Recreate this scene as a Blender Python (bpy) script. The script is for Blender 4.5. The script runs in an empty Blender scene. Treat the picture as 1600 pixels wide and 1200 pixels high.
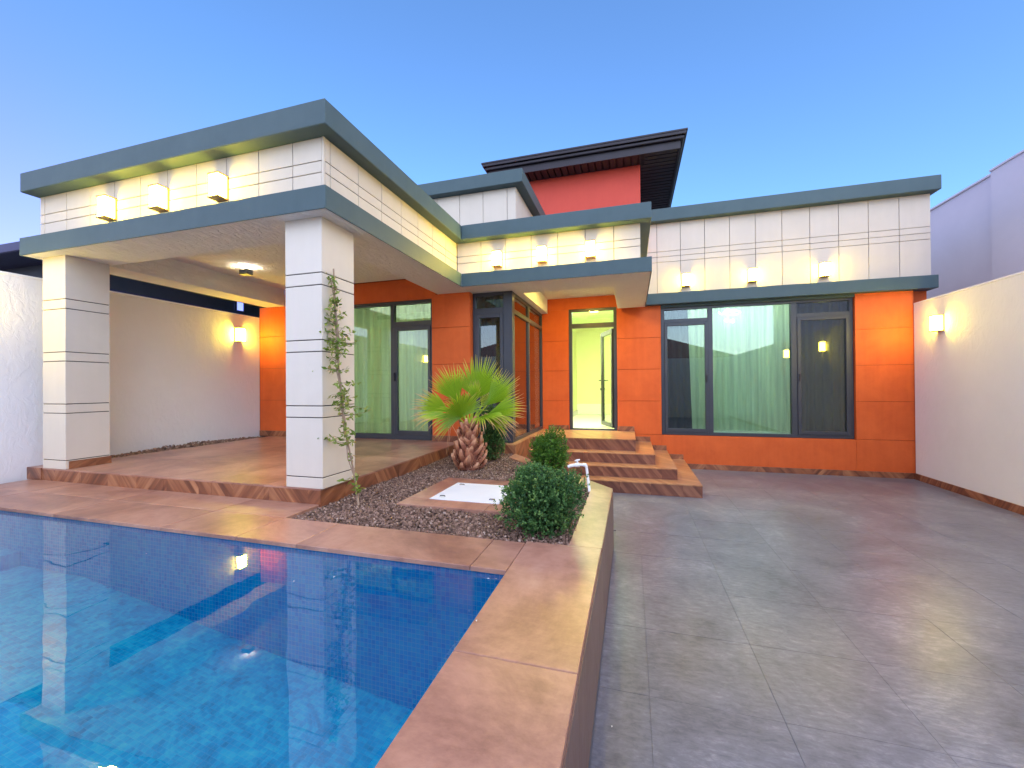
import bpy, bmesh, math, random
import numpy as np
from mathutils import Vector, Matrix
random.seed(7)
rng = np.random.default_rng(11)
sc = bpy.context.scene
COL = sc.collection
R = math.radians

# ------------------------------------------------------------------ camera
# z = 0 is the height of the lens; the courtyard lies 1.54 m below it
CAM_F, YAW, PITCH, ROLL = 638.572, .28522085, .00578022, -.00767024
cy, sy, cp, sp, cr, sr = math.cos(YAW), math.sin(YAW), math.cos(PITCH), math.sin(PITCH), math.cos(ROLL), math.sin(ROLL)
Fv = Vector((-sy*cp, cy*cp, sp)); Rv = Vector((cy, sy, 0)); Uv = Rv.cross(Fv)
R2 = Rv*cr + Uv*sr; U2 = Uv*cr - Rv*sr
cam = bpy.data.cameras.new('camera'); co = bpy.data.objects.new('camera', cam); COL.objects.link(co)
m = Matrix.Identity(4)
for i in range(3):
    m[i][0], m[i][1], m[i][2] = R2[i], U2[i], -Fv[i]
co.matrix_world = m
cam.sensor_width = 36; cam.lens = 36*CAM_F/1600
cam.clip_start = .05; cam.clip_end = 900
sc.camera = co

# ------------------------------------------------------------------ light
SUN_EL, SUN_AZ = R(33), R(150)          # dusk glow low behind the camera, to its right
w = bpy.data.worlds.new('World'); sc.world = w; w.use_nodes = True
nt = w.node_tree; nt.nodes.clear()
wo = nt.nodes.new('ShaderNodeOutputWorld'); bg = nt.nodes.new('ShaderNodeBackground')
sky = nt.nodes.new('ShaderNodeTexSky'); sky.sky_type = 'NISHITA'; sky.sun_disc = False
sky.sun_elevation = SUN_EL; sky.sun_rotation = SUN_AZ
sky.air_density = 1.0; sky.dust_density = 1.2; sky.ozone_density = 2.0
tint = nt.nodes.new('ShaderNodeMix'); tint.data_type = 'RGBA'; tint.blend_type = 'MULTIPLY'
tint.inputs[0].default_value = 1
tc = nt.nodes.new('ShaderNodeTexCoord'); sx = nt.nodes.new('ShaderNodeSeparateXYZ'); nt.links.new(tc.outputs['Generated'], sx.inputs[0])
mr = nt.nodes.new('ShaderNodeMapRange'); mr.interpolation_type = 'SMOOTHSTEP'; mr.inputs[1].default_value = -.75; mr.inputs[2].default_value = .15
ml = nt.nodes.new('ShaderNodeMath'); ml.operation = 'MULTIPLY_ADD'; ml.inputs[1].default_value = 1.3
nt.links.new(sx.outputs[2], ml.inputs[0]); nt.links.new(sx.outputs[0], ml.inputs[2]); nt.links.new(ml.outputs[0], mr.inputs[0])
lr = nt.nodes.new('ShaderNodeMix'); lr.data_type = 'RGBA'      # lavender towards the west, cyan towards the east
lr.inputs[6].default_value = (1.16, .95, 1.55, 1); lr.inputs[7].default_value = (.90, 1.27, 1.66, 1)
nt.links.new(mr.outputs[0], lr.inputs[0]); nt.links.new(lr.outputs[2], tint.inputs[7])
nt.links.new(sky.outputs[0], tint.inputs[6]); nt.links.new(tint.outputs[2], bg.inputs[0])
nt.links.new(bg.outputs[0], wo.inputs[0])
bg.inputs[1].default_value = 0.085
sl = bpy.data.lights.new('sun', 'SUN'); sl.energy = 1.4; sl.angle = R(175); sl.color = (1, .79, .68)
so = bpy.data.objects.new('sun', sl); COL.objects.link(so)
d = Vector((math.sin(SUN_AZ)*math.cos(SUN_EL), math.cos(SUN_AZ)*math.cos(SUN_EL), math.sin(SUN_EL)))
so.rotation_euler = d.to_track_quat('Z', 'Y').to_euler()
sc.view_settings.view_transform = 'Standard'; sc.view_settings.look = 'None'
sc.view_settings.exposure = 1.38; sc.view_settings.gamma = 1
sc.cycles.max_bounces = 10; sc.cycles.transparent_max_bounces = 16
sc.cycles.diffuse_bounces = 4; sc.cycles.sample_clamp_indirect = 6

# ------------------------------------------------------------------ materials
def new_mat(name):
    m = bpy.data.materials.new(name); m.use_nodes = True
    nt = m.node_tree; b = nt.nodes['Principled BSDF']
    return m, nt, b
def N(nt, t, **k):
    n = nt.nodes.new(t)
    for a, v in k.items(): setattr(n, a, v)
    return n
def math_n(nt, op, a, b=None, c=None):
    n = N(nt, 'ShaderNodeMath', operation=op)
    for i, v in enumerate((a, b, c)):
        if v is None: continue
        if isinstance(v, (int, float)): n.inputs[i].default_value = v
        else: nt.links.new(v, n.inputs[i])
    return n.outputs[0]
def pos(nt, scale=(1, 1, 1), rot=(0, 0, 0), rand=0.0):
    g = N(nt, 'ShaderNodeNewGeometry'); mp = N(nt, 'ShaderNodeMapping')
    mp.inputs['Scale'].default_value = scale; mp.inputs['Rotation'].default_value = rot
    src = g.outputs['Position']
    if rand:
        oi = N(nt, 'ShaderNodeObjectInfo'); v = N(nt, 'ShaderNodeVectorMath', operation='SCALE')
        cx = N(nt, 'ShaderNodeCombineXYZ')
        nt.links.new(oi.outputs['Random'], cx.inputs[0])
        nt.links.new(math_n(nt, 'MULTIPLY', oi.outputs['Random'], 7.3), cx.inputs[1])
        nt.links.new(cx.outputs[0], v.inputs[0]); v.inputs['Scale'].default_value = rand
        a = N(nt, 'ShaderNodeVectorMath', operation='ADD'); nt.links.new(src, a.inputs[0]); nt.links.new(v.outputs[0], a.inputs[1])
        src = a.outputs[0]
    nt.links.new(src, mp.inputs[0]); return mp.outputs[0]
def noise(nt, vec, scale, detail=4, rough=.55, dist=0):
    n = N(nt, 'ShaderNodeTexNoise'); n.inputs['Scale'].default_value = scale; n.inputs['Detail'].default_value = detail
    n.inputs['Roughness'].default_value = rough; n.inputs['Distortion'].default_value = dist
    nt.links.new(vec, n.inputs['Vector']); return n.outputs['Fac']
def ramp(nt, fac, stops):
    r = N(nt, 'ShaderNodeValToRGB'); e = r.color_ramp.elements
    while len(e) < len(stops): e.new(.5)
    for el, (p, c) in zip(e, stops): el.position = p; el.color = (*c, 1)
    nt.links.new(fac, r.inputs[0]); return r.outputs[0]
def mixc(nt, fac, a, b, mode='MIX'):
    n = N(nt, 'ShaderNodeMix', data_type='RGBA', blend_type=mode)
    for i, v in ((0, fac), (6, a), (7, b)):
        if isinstance(v, (int, float)): n.inputs[i].default_value = v
        elif isinstance(v, tuple): n.inputs[i].default_value = (*v, 1)
        else: nt.links.new(v, n.inputs[i])
    return n.outputs[2]
def bump(nt, b, h, strength, dist=.01):
    n = N(nt, 'ShaderNodeBump'); n.inputs['Strength'].default_value = strength; n.inputs['Distance'].default_value = dist
    nt.links.new(h, n.inputs['Height']); nt.links.new(n.outputs[0], b.inputs['Normal'])
def setp(b, rough=.5, metal=0, spec=.5):
    b.inputs['Roughness'].default_value = rough; b.inputs['Metallic'].default_value = metal
    b.inputs['Specular IOR Level'].default_value = spec
def paint(name, c1, c2, rough=.7, scale=2.5, bscale=90, bstr=.25, bdist=.002, rand=0, spec=.3, stretch=(1, 1, 1)):
    m, nt, b = new_mat(name); p = pos(nt, rand=rand)
    n1 = noise(nt, p, scale, 7, .66, .3)
    if scale >= 2 and rough > .5:
        st = noise(nt, pos(nt, (7, 7, .5)), 1.6, 4, .6)
        n1 = math_n(nt, 'ADD', math_n(nt, 'MULTIPLY', n1, .7), math_n(nt, 'MULTIPLY', st, .3))
    nt.links.new(ramp(nt, n1, [(.3, c1), (.7, c2)]), b.inputs['Base Color'])
    setp(b, rough, 0, spec)
    p2 = pos(nt, stretch)
    bump(nt, b, noise(nt, p2, bscale, 4, .6), bstr, bdist)
    return m
M = {}
M['panel'] = paint('smooth cream plaster', (.57, .495, .41), (.63, .55, .465), .65, 2, 60, .35, .002, rand=3)
M['column'] = paint('cream column plaster', (.62, .55, .475), (.68, .605, .525), .65, 2, 60, .3, .002)
M['groove'] = paint('dark groove', (.018, .016, .015), (.026, .024, .022))
M['fascia'] = paint('blue grey paint', (.052, .088, .100), (.068, .108, .121), .55, 3, 70, .3, .002)
M['orange'] = paint('burnt orange plaster', (.53, .090, .020), (.68, .135, .032), .62, 3, 60, .55, .003, spec=.25)
M['orange_core'] = paint('orange groove', (.30, .05, .01), (.34, .06, .012), .8)
M['frame'] = paint('anthracite aluminium', (.035, .04, .055), (.045, .05, .065), .36, 3, 200, .05, .001, spec=.5)
M['black_metal'] = paint('black roof metal', (.022, .018, .024), (.032, .026, .036), .45, 3, 50, .1)
M['bracket'] = paint('bronze bracket', (.30, .16, .06), (.36, .20, .08), .45, 6)
M['white_plastic'] = paint('white pvc', (.78, .78, .78), (.84, .84, .84), .35, 8, 100, .05)
M['interior'] = paint('pale interior plaster', (.74, .80, .48), (.78, .83, .52), .8, 1, 50, .1)
M['interior_floor'] = paint('white floor tile', (.75, .78, .76), (.80, .82, .80), .2, 1, 50, .02)
M['dark_curtain'] = paint('dark curtain', (.012, .012, .018), (.02, .02, .028), .9, 5, 20, .3)
M['slate'] = paint('slate cladding', (.035, .05, .07), (.05, .065, .085), .55, 1.5, 30, .2)
M['neighbour_roof'] = paint('dark blue metal roof', (.03, .035, .08), (.045, .05, .11), .4, 2)
M['red_roof'] = paint('dark red roof', (.12, .02, .02), (.16, .03, .03), .5, 2)
M['neighbour_white'] = paint('white render', (.70, .68, .72), (.76, .74, .78), .8, .8, 25, .2, .004)
M['wood'] = paint('stake wood', (.28, .19, .13), (.42, .30, .22), .8, 30)
M['stem'] = paint('green brown stem', (.10, .09, .04), (.18, .14, .07), .8, 40)

def stucco(name, c1, c2, s=9, strength=.9, dist=.02, stretch=(1, 1, .55)):
    m, nt, b = new_mat(name); p = pos(nt, stretch)
    a = noise(nt, p, s, 6, .62, .9); f = noise(nt, pos(nt), 70, 3, .6)
    big = noise(nt, pos(nt), .9, 4, .6)
    nt.links.new(ramp(nt, big, [(.3, c1), (.7, c2)]), b.inputs['Base Color']); setp(b, .75, 0, .25)
    r = ramp(nt, a, [(.42, (0, 0, 0)), (.56, (1, 1, 1))])
    h = math_n(nt, 'ADD', math_n(nt, 'MULTIPLY', r, .7), math_n(nt, 'MULTIPLY', f, .25))
    bump(nt, b, h, strength, dist); return m
M['wall_stucco'] = stucco('white stucco wall', (.74, .72, .73), (.80, .78, .79), 11, .32, .008)
M['soffit'] = stucco('stucco soffit', (.76, .73, .69), (.82, .79, .75), 15, .9, .012, (1.6, .5, 1))

def tile_mat(name, stops, rough, cloud=1.6, fine=14, rand=9, rvar=.12, spec=.5, bst=.12, fw=.28):
    m, nt, b = new_mat(name); p = pos(nt, rand=rand)
    a = noise(nt, p, cloud, 9, .72, .5); f = noise(nt, pos(nt, (1.0, 2.6, 1), (0, 0, .5), rand), fine, 7, .74, .5)
    v = math_n(nt, 'ADD', math_n(nt, 'MULTIPLY', a, 1-fw), math_n(nt, 'MULTIPLY', f, fw))
    oi = N(nt, 'ShaderNodeObjectInfo')
    v = math_n(nt, 'ADD', v, math_n(nt, 'MULTIPLY', math_n(nt, 'SUBTRACT', oi.outputs['Random'], .5), .02))
    nt.links.new(ramp(nt, v, stops), b.inputs['Base Color']); setp(b, rough, 0, spec)
    rr = math_n(nt, 'ADD', math_n(nt, 'MULTIPLY', f, rvar*2), rough-rvar)
    nt.links.new(rr, b.inputs['Roughness'])
    bump(nt, b, f, bst, .004); return m
M['court_tile'] = tile_mat('grey stone tile', [(.36, (.085, .086, .110)), (.45, (.132, .135, .166)), (.54, (.178, .182, .216)), (.66, (.30, .305, .345))], .31, 1.6, 15, rand=.0, rvar=.07, spec=.36, fw=.46)
M['court_grout'] = paint('grey grout', (.16, .165, .19), (.18, .185, .21), .4)
M['deck_tile'] = tile_mat('terracotta stone tile', [(.33, (.16, .075, .065)), (.44, (.28, .135, .10)), (.54, (.41, .215, .155)), (.68, (.52, .31, .235))], .33, 1.2, 7, rand=1.5, fw=.2, rvar=.07, bst=.06)
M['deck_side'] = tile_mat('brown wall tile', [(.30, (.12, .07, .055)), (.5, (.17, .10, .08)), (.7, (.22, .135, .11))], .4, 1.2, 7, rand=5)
M['deck_grout'] = paint('brown grout', (.10, .055, .035), (.12, .07, .045), .9)

def herring(name, dark, mid, light, rough=.33, alt=True):
    m, nt, b = new_mat(name)
    g = N(nt, 'ShaderNodeNewGeometry'); s = N(nt, 'ShaderNodeSeparateXYZ'); nt.links.new(g.outputs['Position'], s.inputs[0])
    x, y, z = s.outputs
    ss = math_n(nt, 'ADD', x, math_n(nt, 'MULTIPLY', y, .93))
    tt = math_n(nt, 'ADD', z, math_n(nt, 'MULTIPLY', y, .55))
    cell = math_n(nt, 'FLOOR', math_n(nt, 'DIVIDE', ss, .42))
    par = math_n(nt, 'SUBTRACT', math_n(nt, 'MULTIPLY', math_n(nt, 'GREATER_THAN', math_n(nt, 'FRACT', math_n(nt, 'MULTIPLY', cell, .37)), .45), 2), 1)
    zt = math_n(nt, 'MULTIPLY', tt, .85)
    if alt: zt = math_n(nt, 'MULTIPLY', zt, par)
    u = math_n(nt, 'ADD', ss, zt); v = math_n(nt, 'SUBTRACT', ss, zt)
    c = N(nt, 'ShaderNodeCombineXYZ'); nt.links.new(math_n(nt, 'MULTIPLY', u, 18), c.inputs[0]); nt.links.new(math_n(nt, 'MULTIPLY', v, 1.5), c.inputs[1]); nt.links.new(cell, c.inputs[2])
    a = noise(nt, c.outputs[0], 1.0, 3, .55)
    c2 = N(nt, 'ShaderNodeCombineXYZ'); nt.links.new(math_n(nt, 'FLOOR', math_n(nt, 'MULTIPLY', u, 14)), c2.inputs[0]); nt.links.new(cell, c2.inputs[1])
    wn = N(nt, 'ShaderNodeTexWhiteNoise', noise_dimensions='2D'); nt.links.new(c2.outputs[0], wn.inputs['Vector'])
    vv = math_n(nt, 'ADD', math_n(nt, 'MULTIPLY', a, .75), math_n(nt, 'MULTIPLY', wn.outputs['Value'], .28))
    nt.links.new(ramp(nt, vv, [(.28, dark), (.52, mid), (.78, light)]), b.inputs['Base Color'])
    setp(b, rough); bump(nt, b, a, .1, .002); return m
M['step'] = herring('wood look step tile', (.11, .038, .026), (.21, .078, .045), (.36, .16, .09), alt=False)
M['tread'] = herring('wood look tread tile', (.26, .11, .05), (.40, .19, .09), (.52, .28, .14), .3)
M['herring'] = herring('wood look diagonal tile', (.10, .035, .022), (.24, .085, .042), (.44, .20, .10))

def glassy(name, tint, ior=1.9):
    m, nt, b = new_mat(name); nt.nodes.remove(b); out = nt.nodes['Material Output']
    ge = N(nt, 'ShaderNodeNewGeometry'); dt = N(nt, 'ShaderNodeVectorMath', operation='DOT_PRODUCT')
    nt.links.new(ge.outputs['Incoming'], dt.inputs[0]); nt.links.new(ge.outputs['True Normal'], dt.inputs[1])
    c_ = math_n(nt, 'SUBTRACT', 1, math_n(nt, 'ABSOLUTE', dt.outputs['Value']))
    fac = math_n(nt, 'MULTIPLY_ADD', math_n(nt, 'POWER', c_, 5), 1-ior, ior)      # ior holds the reflectance at normal incidence
    t = N(nt, 'ShaderNodeBsdfTransparent'); t.inputs[0].default_value = (*tint, 1)
    g = N(nt, 'ShaderNodeBsdfGlossy'); g.inputs['Roughness'].default_value = .004; g.inputs['Color'].default_value = (.95, .97, 1, 1)
    bp = N(nt, 'ShaderNodeBump'); bp.inputs['Strength'].default_value = .03; bp.inputs['Distance'].default_value = .02
    nt.links.new(noise(nt, pos(nt), .9, 1), bp.inputs['Height']); nt.links.new(bp.outputs[0], g.inputs['Normal'])
    mx = N(nt, 'ShaderNodeMixShader'); nt.links.new(fac, mx.inputs[0]); nt.links.new(t.outputs[0], mx.inputs[1]); nt.links.new(g.outputs[0], mx.inputs[2])
    nt.links.new(mx.outputs[0], out.inputs[0]); return m
M['glass'] = glassy('green tinted glazing', (.78, .91, .82), .08)
M['glass_dark'] = glassy('bronze mirror glazing', (.45, .42, .40), .22)
M['glass_clear'] = glassy('clear door glazing', (.85, .92, .75), .05)

def water():
    m, nt, b = new_mat('pool water'); nt.nodes.remove(b); out = nt.nodes['Material Output']
    fr = N(nt, 'ShaderNodeFresnel'); fr.inputs[0].default_value = 1.74
    t = N(nt, 'ShaderNodeBsdfTransparent'); t.inputs[0].default_value = (.93, 1, 1, 1)
    g = N(nt, 'ShaderNodeBsdfGlossy'); g.inputs['Roughness'].default_value = .0
    bp = N(nt, 'ShaderNodeBump'); bp.inputs['Strength'].default_value = .16; bp.inputs['Distance'].default_value = .012
    nt.links.new(noise(nt, pos(nt), 2.2, 2, .5), bp.inputs['Height']); nt.links.new(bp.outputs[0], g.inputs['Normal']); nt.links.new(bp.outputs[0], fr.inputs['Normal'])
    mx = N(nt, 'ShaderNodeMixShader'); nt.links.new(fr.outputs[0], mx.inputs[0]); nt.links.new(t.outputs[0], mx.inputs[1]); nt.links.new(g.outputs[0], mx.inputs[2])
    nt.links.new(mx.outputs[0], out.inputs[0]); return m
M['water'] = water()

def mosaic(name, ax, pitch=.027, floor=False):
    m, nt, b = new_mat(name)
    g = N(nt, 'ShaderNodeNewGeometry'); s = N(nt, 'ShaderNodeSeparateXYZ'); nt.links.new(g.outputs['Position'], s.inputs[0])
    a, c = s.outputs[ax[0]], s.outputs[ax[1]]
    a = math_n(nt, 'DIVIDE', a, pitch); c = math_n(nt, 'DIVIDE', c, pitch)
    cc = N(nt, 'ShaderNodeCombineXYZ'); nt.links.new(math_n(nt, 'FLOOR', a), cc.inputs[0]); nt.links.new(math_n(nt, 'FLOOR', c), cc.inputs[1])
    wn = N(nt, 'ShaderNodeTexWhiteNoise', noise_dimensions='2D'); nt.links.new(cc.outputs[0], wn.inputs['Vector'])
    n = noise(nt, pos(nt), 4.5, 7, .8, .8)
    k = .13 if floor else .3
    v = math_n(nt, 'ADD', math_n(nt, 'MULTIPLY', wn.outputs['Value'], k), math_n(nt, 'MULTIPLY', n, 1-k))
    stops = [(.32, (.0, .32, .62)), (.46, (.0, .50, .84)), (.56, (.01, .66, .93)), (.70, (.08, .82, .97))] if floor else \
            [(.25, (.0, .36, .78)), (.5, (.01, .54, .90)), (.75, (.04, .68, .93))]
    col = ramp(nt, v, stops)
    fa = math_n(nt, 'FRACT', a); fc = math_n(nt, 'FRACT', c)
    gl = math_n(nt, 'MAXIMUM', math_n(nt, 'LESS_THAN', fa, .10), math_n(nt, 'LESS_THAN', fc, .10))
    col = mixc(nt, math_n(nt, 'MULTIPLY', gl, .12 if floor else .6), col, (.50, .78, .96))
    nt.links.new(col, b.inputs['Base Color']); setp(b, .25)
    bump(nt, b, math_n(nt, 'SUBTRACT', 1, gl), .3, .002); return m
M['pool_wall_y'] = mosaic('blue mosaic tile wall', (0, 2)); M['pool_wall_x'] = mosaic('blue mosaic tile side', (1, 2))
M['pool_floor'] = mosaic('blue mosaic tile floor', (0, 1), floor=True)

def emit(name, col, s):
    m, nt, b = new_mat(name); b.inputs['Base Color'].default_value = (*col, 1)
    b.inputs['Emission Color'].default_value = (*col, 1); b.inputs['Emission Strength'].default_value = s; return m
M['lamp'] = emit('glowing frosted glass', (1, .76, .07), 44)
M['disc'] = emit('glowing ceiling diffuser', (1, .72, .14), 90)
M['ceiling_glow'] = emit('glowing spot lens', (1, .87, .64), 210)
M['room_glow'] = emit('room light', (1, 1, .68), 40)
M['room_glow2'] = emit('living room light', (1, 1, .88), 3.8)
M['room_glow3'] = emit('hidden room panel light', (1, 1, .88), 4.2)  # unseen ceiling panel added to light the living room behind the sheer
M['chandelier'] = emit('led strip', (.8, 1, .95), 2.4)

def sheer(name, col):
    m, nt, b = new_mat(name); nt.nodes.remove(b); out = nt.nodes['Material Output']
    d = N(nt, 'ShaderNodeBsdfDiffuse'); t = N(nt, 'ShaderNodeBsdfTranslucent'); tr = N(nt, 'ShaderNodeBsdfTransparent')
    c = ramp(nt, noise(nt, pos(nt, (9, 9, .35)), 2.0, 3), [(.3, tuple(x*.72 for x in col)), (.7, col)])
    nt.links.new(c, d.inputs[0]); nt.links.new(c, t.inputs[0])
    a = N(nt, 'ShaderNodeMixShader'); a.inputs[0].default_value = .6; nt.links.new(d.outputs[0], a.inputs[1]); nt.links.new(t.outputs[0], a.inputs[2])
    e = N(nt, 'ShaderNodeMixShader'); e.inputs[0].default_value = .22; nt.links.new(a.outputs[0], e.inputs[1]); nt.links.new(tr.outputs[0], e.inputs[2])
    nt.links.new(e.outputs[0], out.inputs[0]); return m
M['sheer'] = sheer('sheer curtain', (.80, .90, .78)); M['sheer_olive'] = sheer('olive sheer curtain', (.66, .70, .47))

def attr_mat(name, stops, rough=.5, trans=.25, scale=0):
    m, nt, b = new_mat(name); out = nt.nodes['Material Output']
    at = N(nt, 'ShaderNodeAttribute'); at.attribute_name = 'tone'
    c = ramp(nt, at.outputs['Fac'], stops)
    nt.links.new(c, b.inputs['Base Color']); setp(b, rough, 0, .35)
    t = N(nt, 'ShaderNodeBsdfTranslucent'); nt.links.new(c, t.inputs[0])
    mx = N(nt, 'ShaderNodeMixShader'); mx.inputs[0].default_value = trans
    nt.links.new(b.outputs[0], mx.inputs[1]); nt.links.new(t.outputs[0], mx.inputs[2]); nt.links.new(mx.outputs[0], out.inputs[0]); return m
M['box_leaf'] = attr_mat('boxwood leaf', [(0, (.02, .06, .022)), (.45, (.045, .13, .04)), (.8, (.10, .23, .06)), (1, (.20, .34, .09))])
M['lime_leaf'] = attr_mat('bright boxwood leaf', [(0, (.03, .09, .015)), (.5, (.06, .17, .02)), (1, (.14, .28, .03))])
M['palm_leaf'] = attr_mat('palm blade', [(0, (.10, .23, .012)), (.3, (.26, .44, .02)), (.62, (.46, .58, .05)), (.86, (.62, .46, .15)), (1, (.70, .40, .26))], .42, .35)
M['palm_bark'] = attr_mat('palm leaf base', [(0, (.12, .035, .025)), (.4, (.36, .125, .075)), (.7, (.60, .29, .17)), (1, (.78, .52, .34))], .7, 0)
M['vine_leaf'] = attr_mat('climber leaf', [(0, (.09, .17, .02)), (.5, (.20, .29, .05)), (.85, (.38, .40, .10)), (1, (.45, .28, .12))], .5, .3)
M['gravel'] = attr_mat('gravel stone', [(0, (.07, .04, .03)), (.4, (.17, .10, .075)), (.75, (.31, .20, .155)), (1, (.50, .39, .33))], .8, 0)

# ------------------------------------------------------------------ builders
LOC = {}
def reg(o, name, label=None, cat=None, group=None, kind=None):
    o.name = name
    if label: o['label'] = label
    if cat: o['category'] = cat
    if group: o['group'] = group
    if kind: o['kind'] = kind
    return o
def empty(name, loc, label=None, cat=None, group=None, kind=None, rz=0):
    o = bpy.data.objects.new(name, None); COL.objects.link(o); o.location = loc; o.rotation_euler = (0, 0, rz)
    o.empty_display_size = .2; LOC[o.name] = Vector(loc)
    return reg(o, name, label, cat, group, kind)
def wloc(o):
    v = Vector((0, 0, 0))
    while o: v = v + o.location; o = o.parent
    return v
def link(name, me, parent=None, loc=(0, 0, 0)):
    """links me as an object whose mesh coordinates are world ones, shifted by loc"""
    o = bpy.data.objects.new(name, me); COL.objects.link(o); o.name = name
    o.location = Vector(loc) - (wloc(parent) if parent else Vector((0, 0, 0)))
    if parent: o.parent = parent
    return o
def mesh(name, v, f, mat=None, smooth=False):
    me = bpy.data.meshes.new(name); me.from_pydata([tuple(p) for p in v], [], f); me.update()
    if mat: me.materials.append(mat)
    if smooth: me.polygons.foreach_set('use_smooth', [True]*len(me.polygons))
    return me
BF = [(0, 3, 2, 1), (4, 5, 6, 7), (0, 1, 5, 4), (1, 2, 6, 5), (2, 3, 7, 6), (3, 0, 4, 7)]
def boxv(x0, x1, y0, y1, z0, z1):
    return [(x0, y0, z0), (x1, y0, z0), (x1, y1, z0), (x0, y1, z0), (x0, y0, z1), (x1, y0, z1), (x1, y1, z1), (x0, y1, z1)]
CACHE = {}
def bevel_mesh(me, w):
    bm = bmesh.new(); bm.from_mesh(me)
    bmesh.ops.bevel(bm, geom=bm.edges[:], offset=w, segments=1, affect='EDGES', profile=.5)
    bm.to_mesh(me); bm.free(); me.update()
def box(name, b, mat, parent=None, bev=0, **k):
    x0, x1, y0, y1, z0, z1 = b
    key = (round(x1-x0, 4), round(y1-y0, 4), round(z1-z0, 4), mat, bev)
    if key not in CACHE:
        me = mesh(name, boxv(0, x1-x0, 0, y1-y0, 0, z1-z0), BF, M[mat])
        if bev: bevel_mesh(me, bev)
        CACHE[key] = me
    o = link(name, CACHE[key], parent, (x0, y0, z0)); return reg(o, name, **k)
def boxes(name, bs, mat, parent=None, bev=0, **k):
    v, f = [], []
    for b in bs:
        n = len(v); v += boxv(*b); f += [tuple(i+n for i in q) for q in BF]
    o0 = Vector(bs[0][0::2]); v = [Vector(p)-o0 for p in v]
    me = mesh(name, v, f, M[mat])
    if bev: bevel_mesh(me, bev)
    return reg(link(name, me, parent, o0), name, **k)
def prism(name, poly, z0, z1, mat, parent=None, **k):
    n = len(poly); v = [(x, y, z0) for x, y in poly] + [(x, y, z1) for x, y in poly]
    f = [tuple(range(n))[::-1], tuple(range(n, 2*n))] + [(i, (i+1) % n, (i+1) % n+n, i+n) for i in range(n)]
    return reg(link(name, mesh(name, v, f, M[mat]), parent), name, **k)
def tube_geo(pts, rads, seg=6):
    v, f = [], []; pts = [Vector(p) for p in pts]
    for i, p in enumerate(pts):
        t = (pts[min(i+1, len(pts)-1)] - pts[max(i-1, 0)]).normalized()
        a = t.cross(Vector((0, 0, 1)) if abs(t.z) < .9 else Vector((1, 0, 0))).normalized(); b = t.cross(a)
        r = rads[i] if isinstance(rads, (list, tuple)) else rads
        for k in range(seg):
            q = 2*math.pi*k/seg; v.append(p + (a*math.cos(q)+b*math.sin(q))*r)
    for i in range(len(pts)-1):
        for k in range(seg):
            k2 = (k+1) % seg; f.append((i*seg+k, i*seg+k2, (i+1)*seg+k2, (i+1)*seg+k))
    f.append(tuple(range(seg))); f.append(tuple(range((len(pts)-1)*seg, len(pts)*seg))[::-1])
    return v, f
def join_geo(parts):
    v, f = [], []
    for a, b in parts:
        n = len(v); v += a; f += [tuple(i+n for i in q) for q in b]
    return v, f
def set_tone(me, tones):
    at = me.attributes.new('tone', 'FLOAT', 'POINT'); at.data.foreach_set('value', np.asarray(tones, dtype=np.float32))

# ================================================================== SETTING
H, DK, TR = -1.54, -.993, -.86
X0, X1, YB = -6.5, 4.35, -4.6            # plot between the boundary walls
gv = []; gf = []
for b in ((-250, 250, -250, YB-.3), (-250, 250, 14.5, 250), (-250, X0-.2, YB-.3, 14.5), (X1+.2, 250, YB-.3, 14.5)):
    n = len(gv); gv += [(b[0], b[2], H-.03), (b[1], b[2], H-.03), (b[1], b[3], H-.03), (b[0], b[3], H-.03)]; gf.append((n, n+1, n+2, n+3))
M['earth'] = paint('dry earth', (.16, .13, .10), (.22, .18, .14), .9)
reg(link('ground', mesh('ground', gv, gf, M['earth'])), 'ground', kind='structure')

court = box('courtyard_floor', (-.20, X1+.2, YB-.1, 8.2, H-.12, H-.006), 'court_grout', kind='structure')
P_ = .588
xs = [.07+P_*i for i in range(-4, 8)]; ys = [2.14+P_*j for j in range(-12, 12)]
for x in xs:
    for y in ys:
        xl = -.175 if y < 4.0 else -1.70
        a, b_, c, d_ = max(x, xl), min(x+P_-.0018, X1+.02), max(y, YB), min(y+P_-.0018, 8.12)
        if b_-a > .04 and d_-c > .04:
            box('tile', (a, b_, c, d_, H-.006, H+random.uniform(-.0004, .0004)), 'court_tile', court)

box('floor_base', (-1.70, -.2005, 4.08, 8.2, H-.12, H-.0061), 'court_grout', court)
# pool
PX0, PX1, PY0, PY1, WL = -5.9, -.645, -3.7, 2.12, -1.0235
def floor_z(x): return -1.46 - max(0, min(1, (x+4.1)/3.3))*.50
pool = empty('pool', ((PX0+PX1)/2, (PY0+PY1)/2, -2.0), kind='structure')
def pquad(name, v, f, mat): reg(link(name, mesh(name, v, f, M[mat]), pool), name)
t = .06
fx = [PX0, -4.1, PX1]
pquad('pool_floor', [(x, y, floor_z(x)) for x in fx for y in (PY0, PY1)] + [(x, y, -2.1) for x in fx for y in (PY0, PY1)],
      [(0, 2, 3, 1), (2, 4, 5, 3), (6, 7, 9, 8), (8, 9, 11, 10), (0, 1, 7, 6), (4, 10, 11, 5), (0, 6, 8, 2), (2, 8, 10, 4), (1, 3, 9, 7), (3, 5, 11, 9)], 'pool_floor')
box('pool_wall', (PX0, PX1, PY1, PY1+t, -2.1, DK-.02), 'pool_wall_y', pool)
box('pool_wall', (PX0, PX1, PY0-t, PY0, -2.1, DK-.02), 'pool_wall_y', pool)
box('pool_wall', (PX0-t, PX0, PY0, PY1, -2.1, DK-.02), 'pool_wall_x', pool)
box('pool_wall', (PX1, PX1+t, PY0, PY1, -2.1, DK-.02), 'pool_wall_x', pool)
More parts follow.
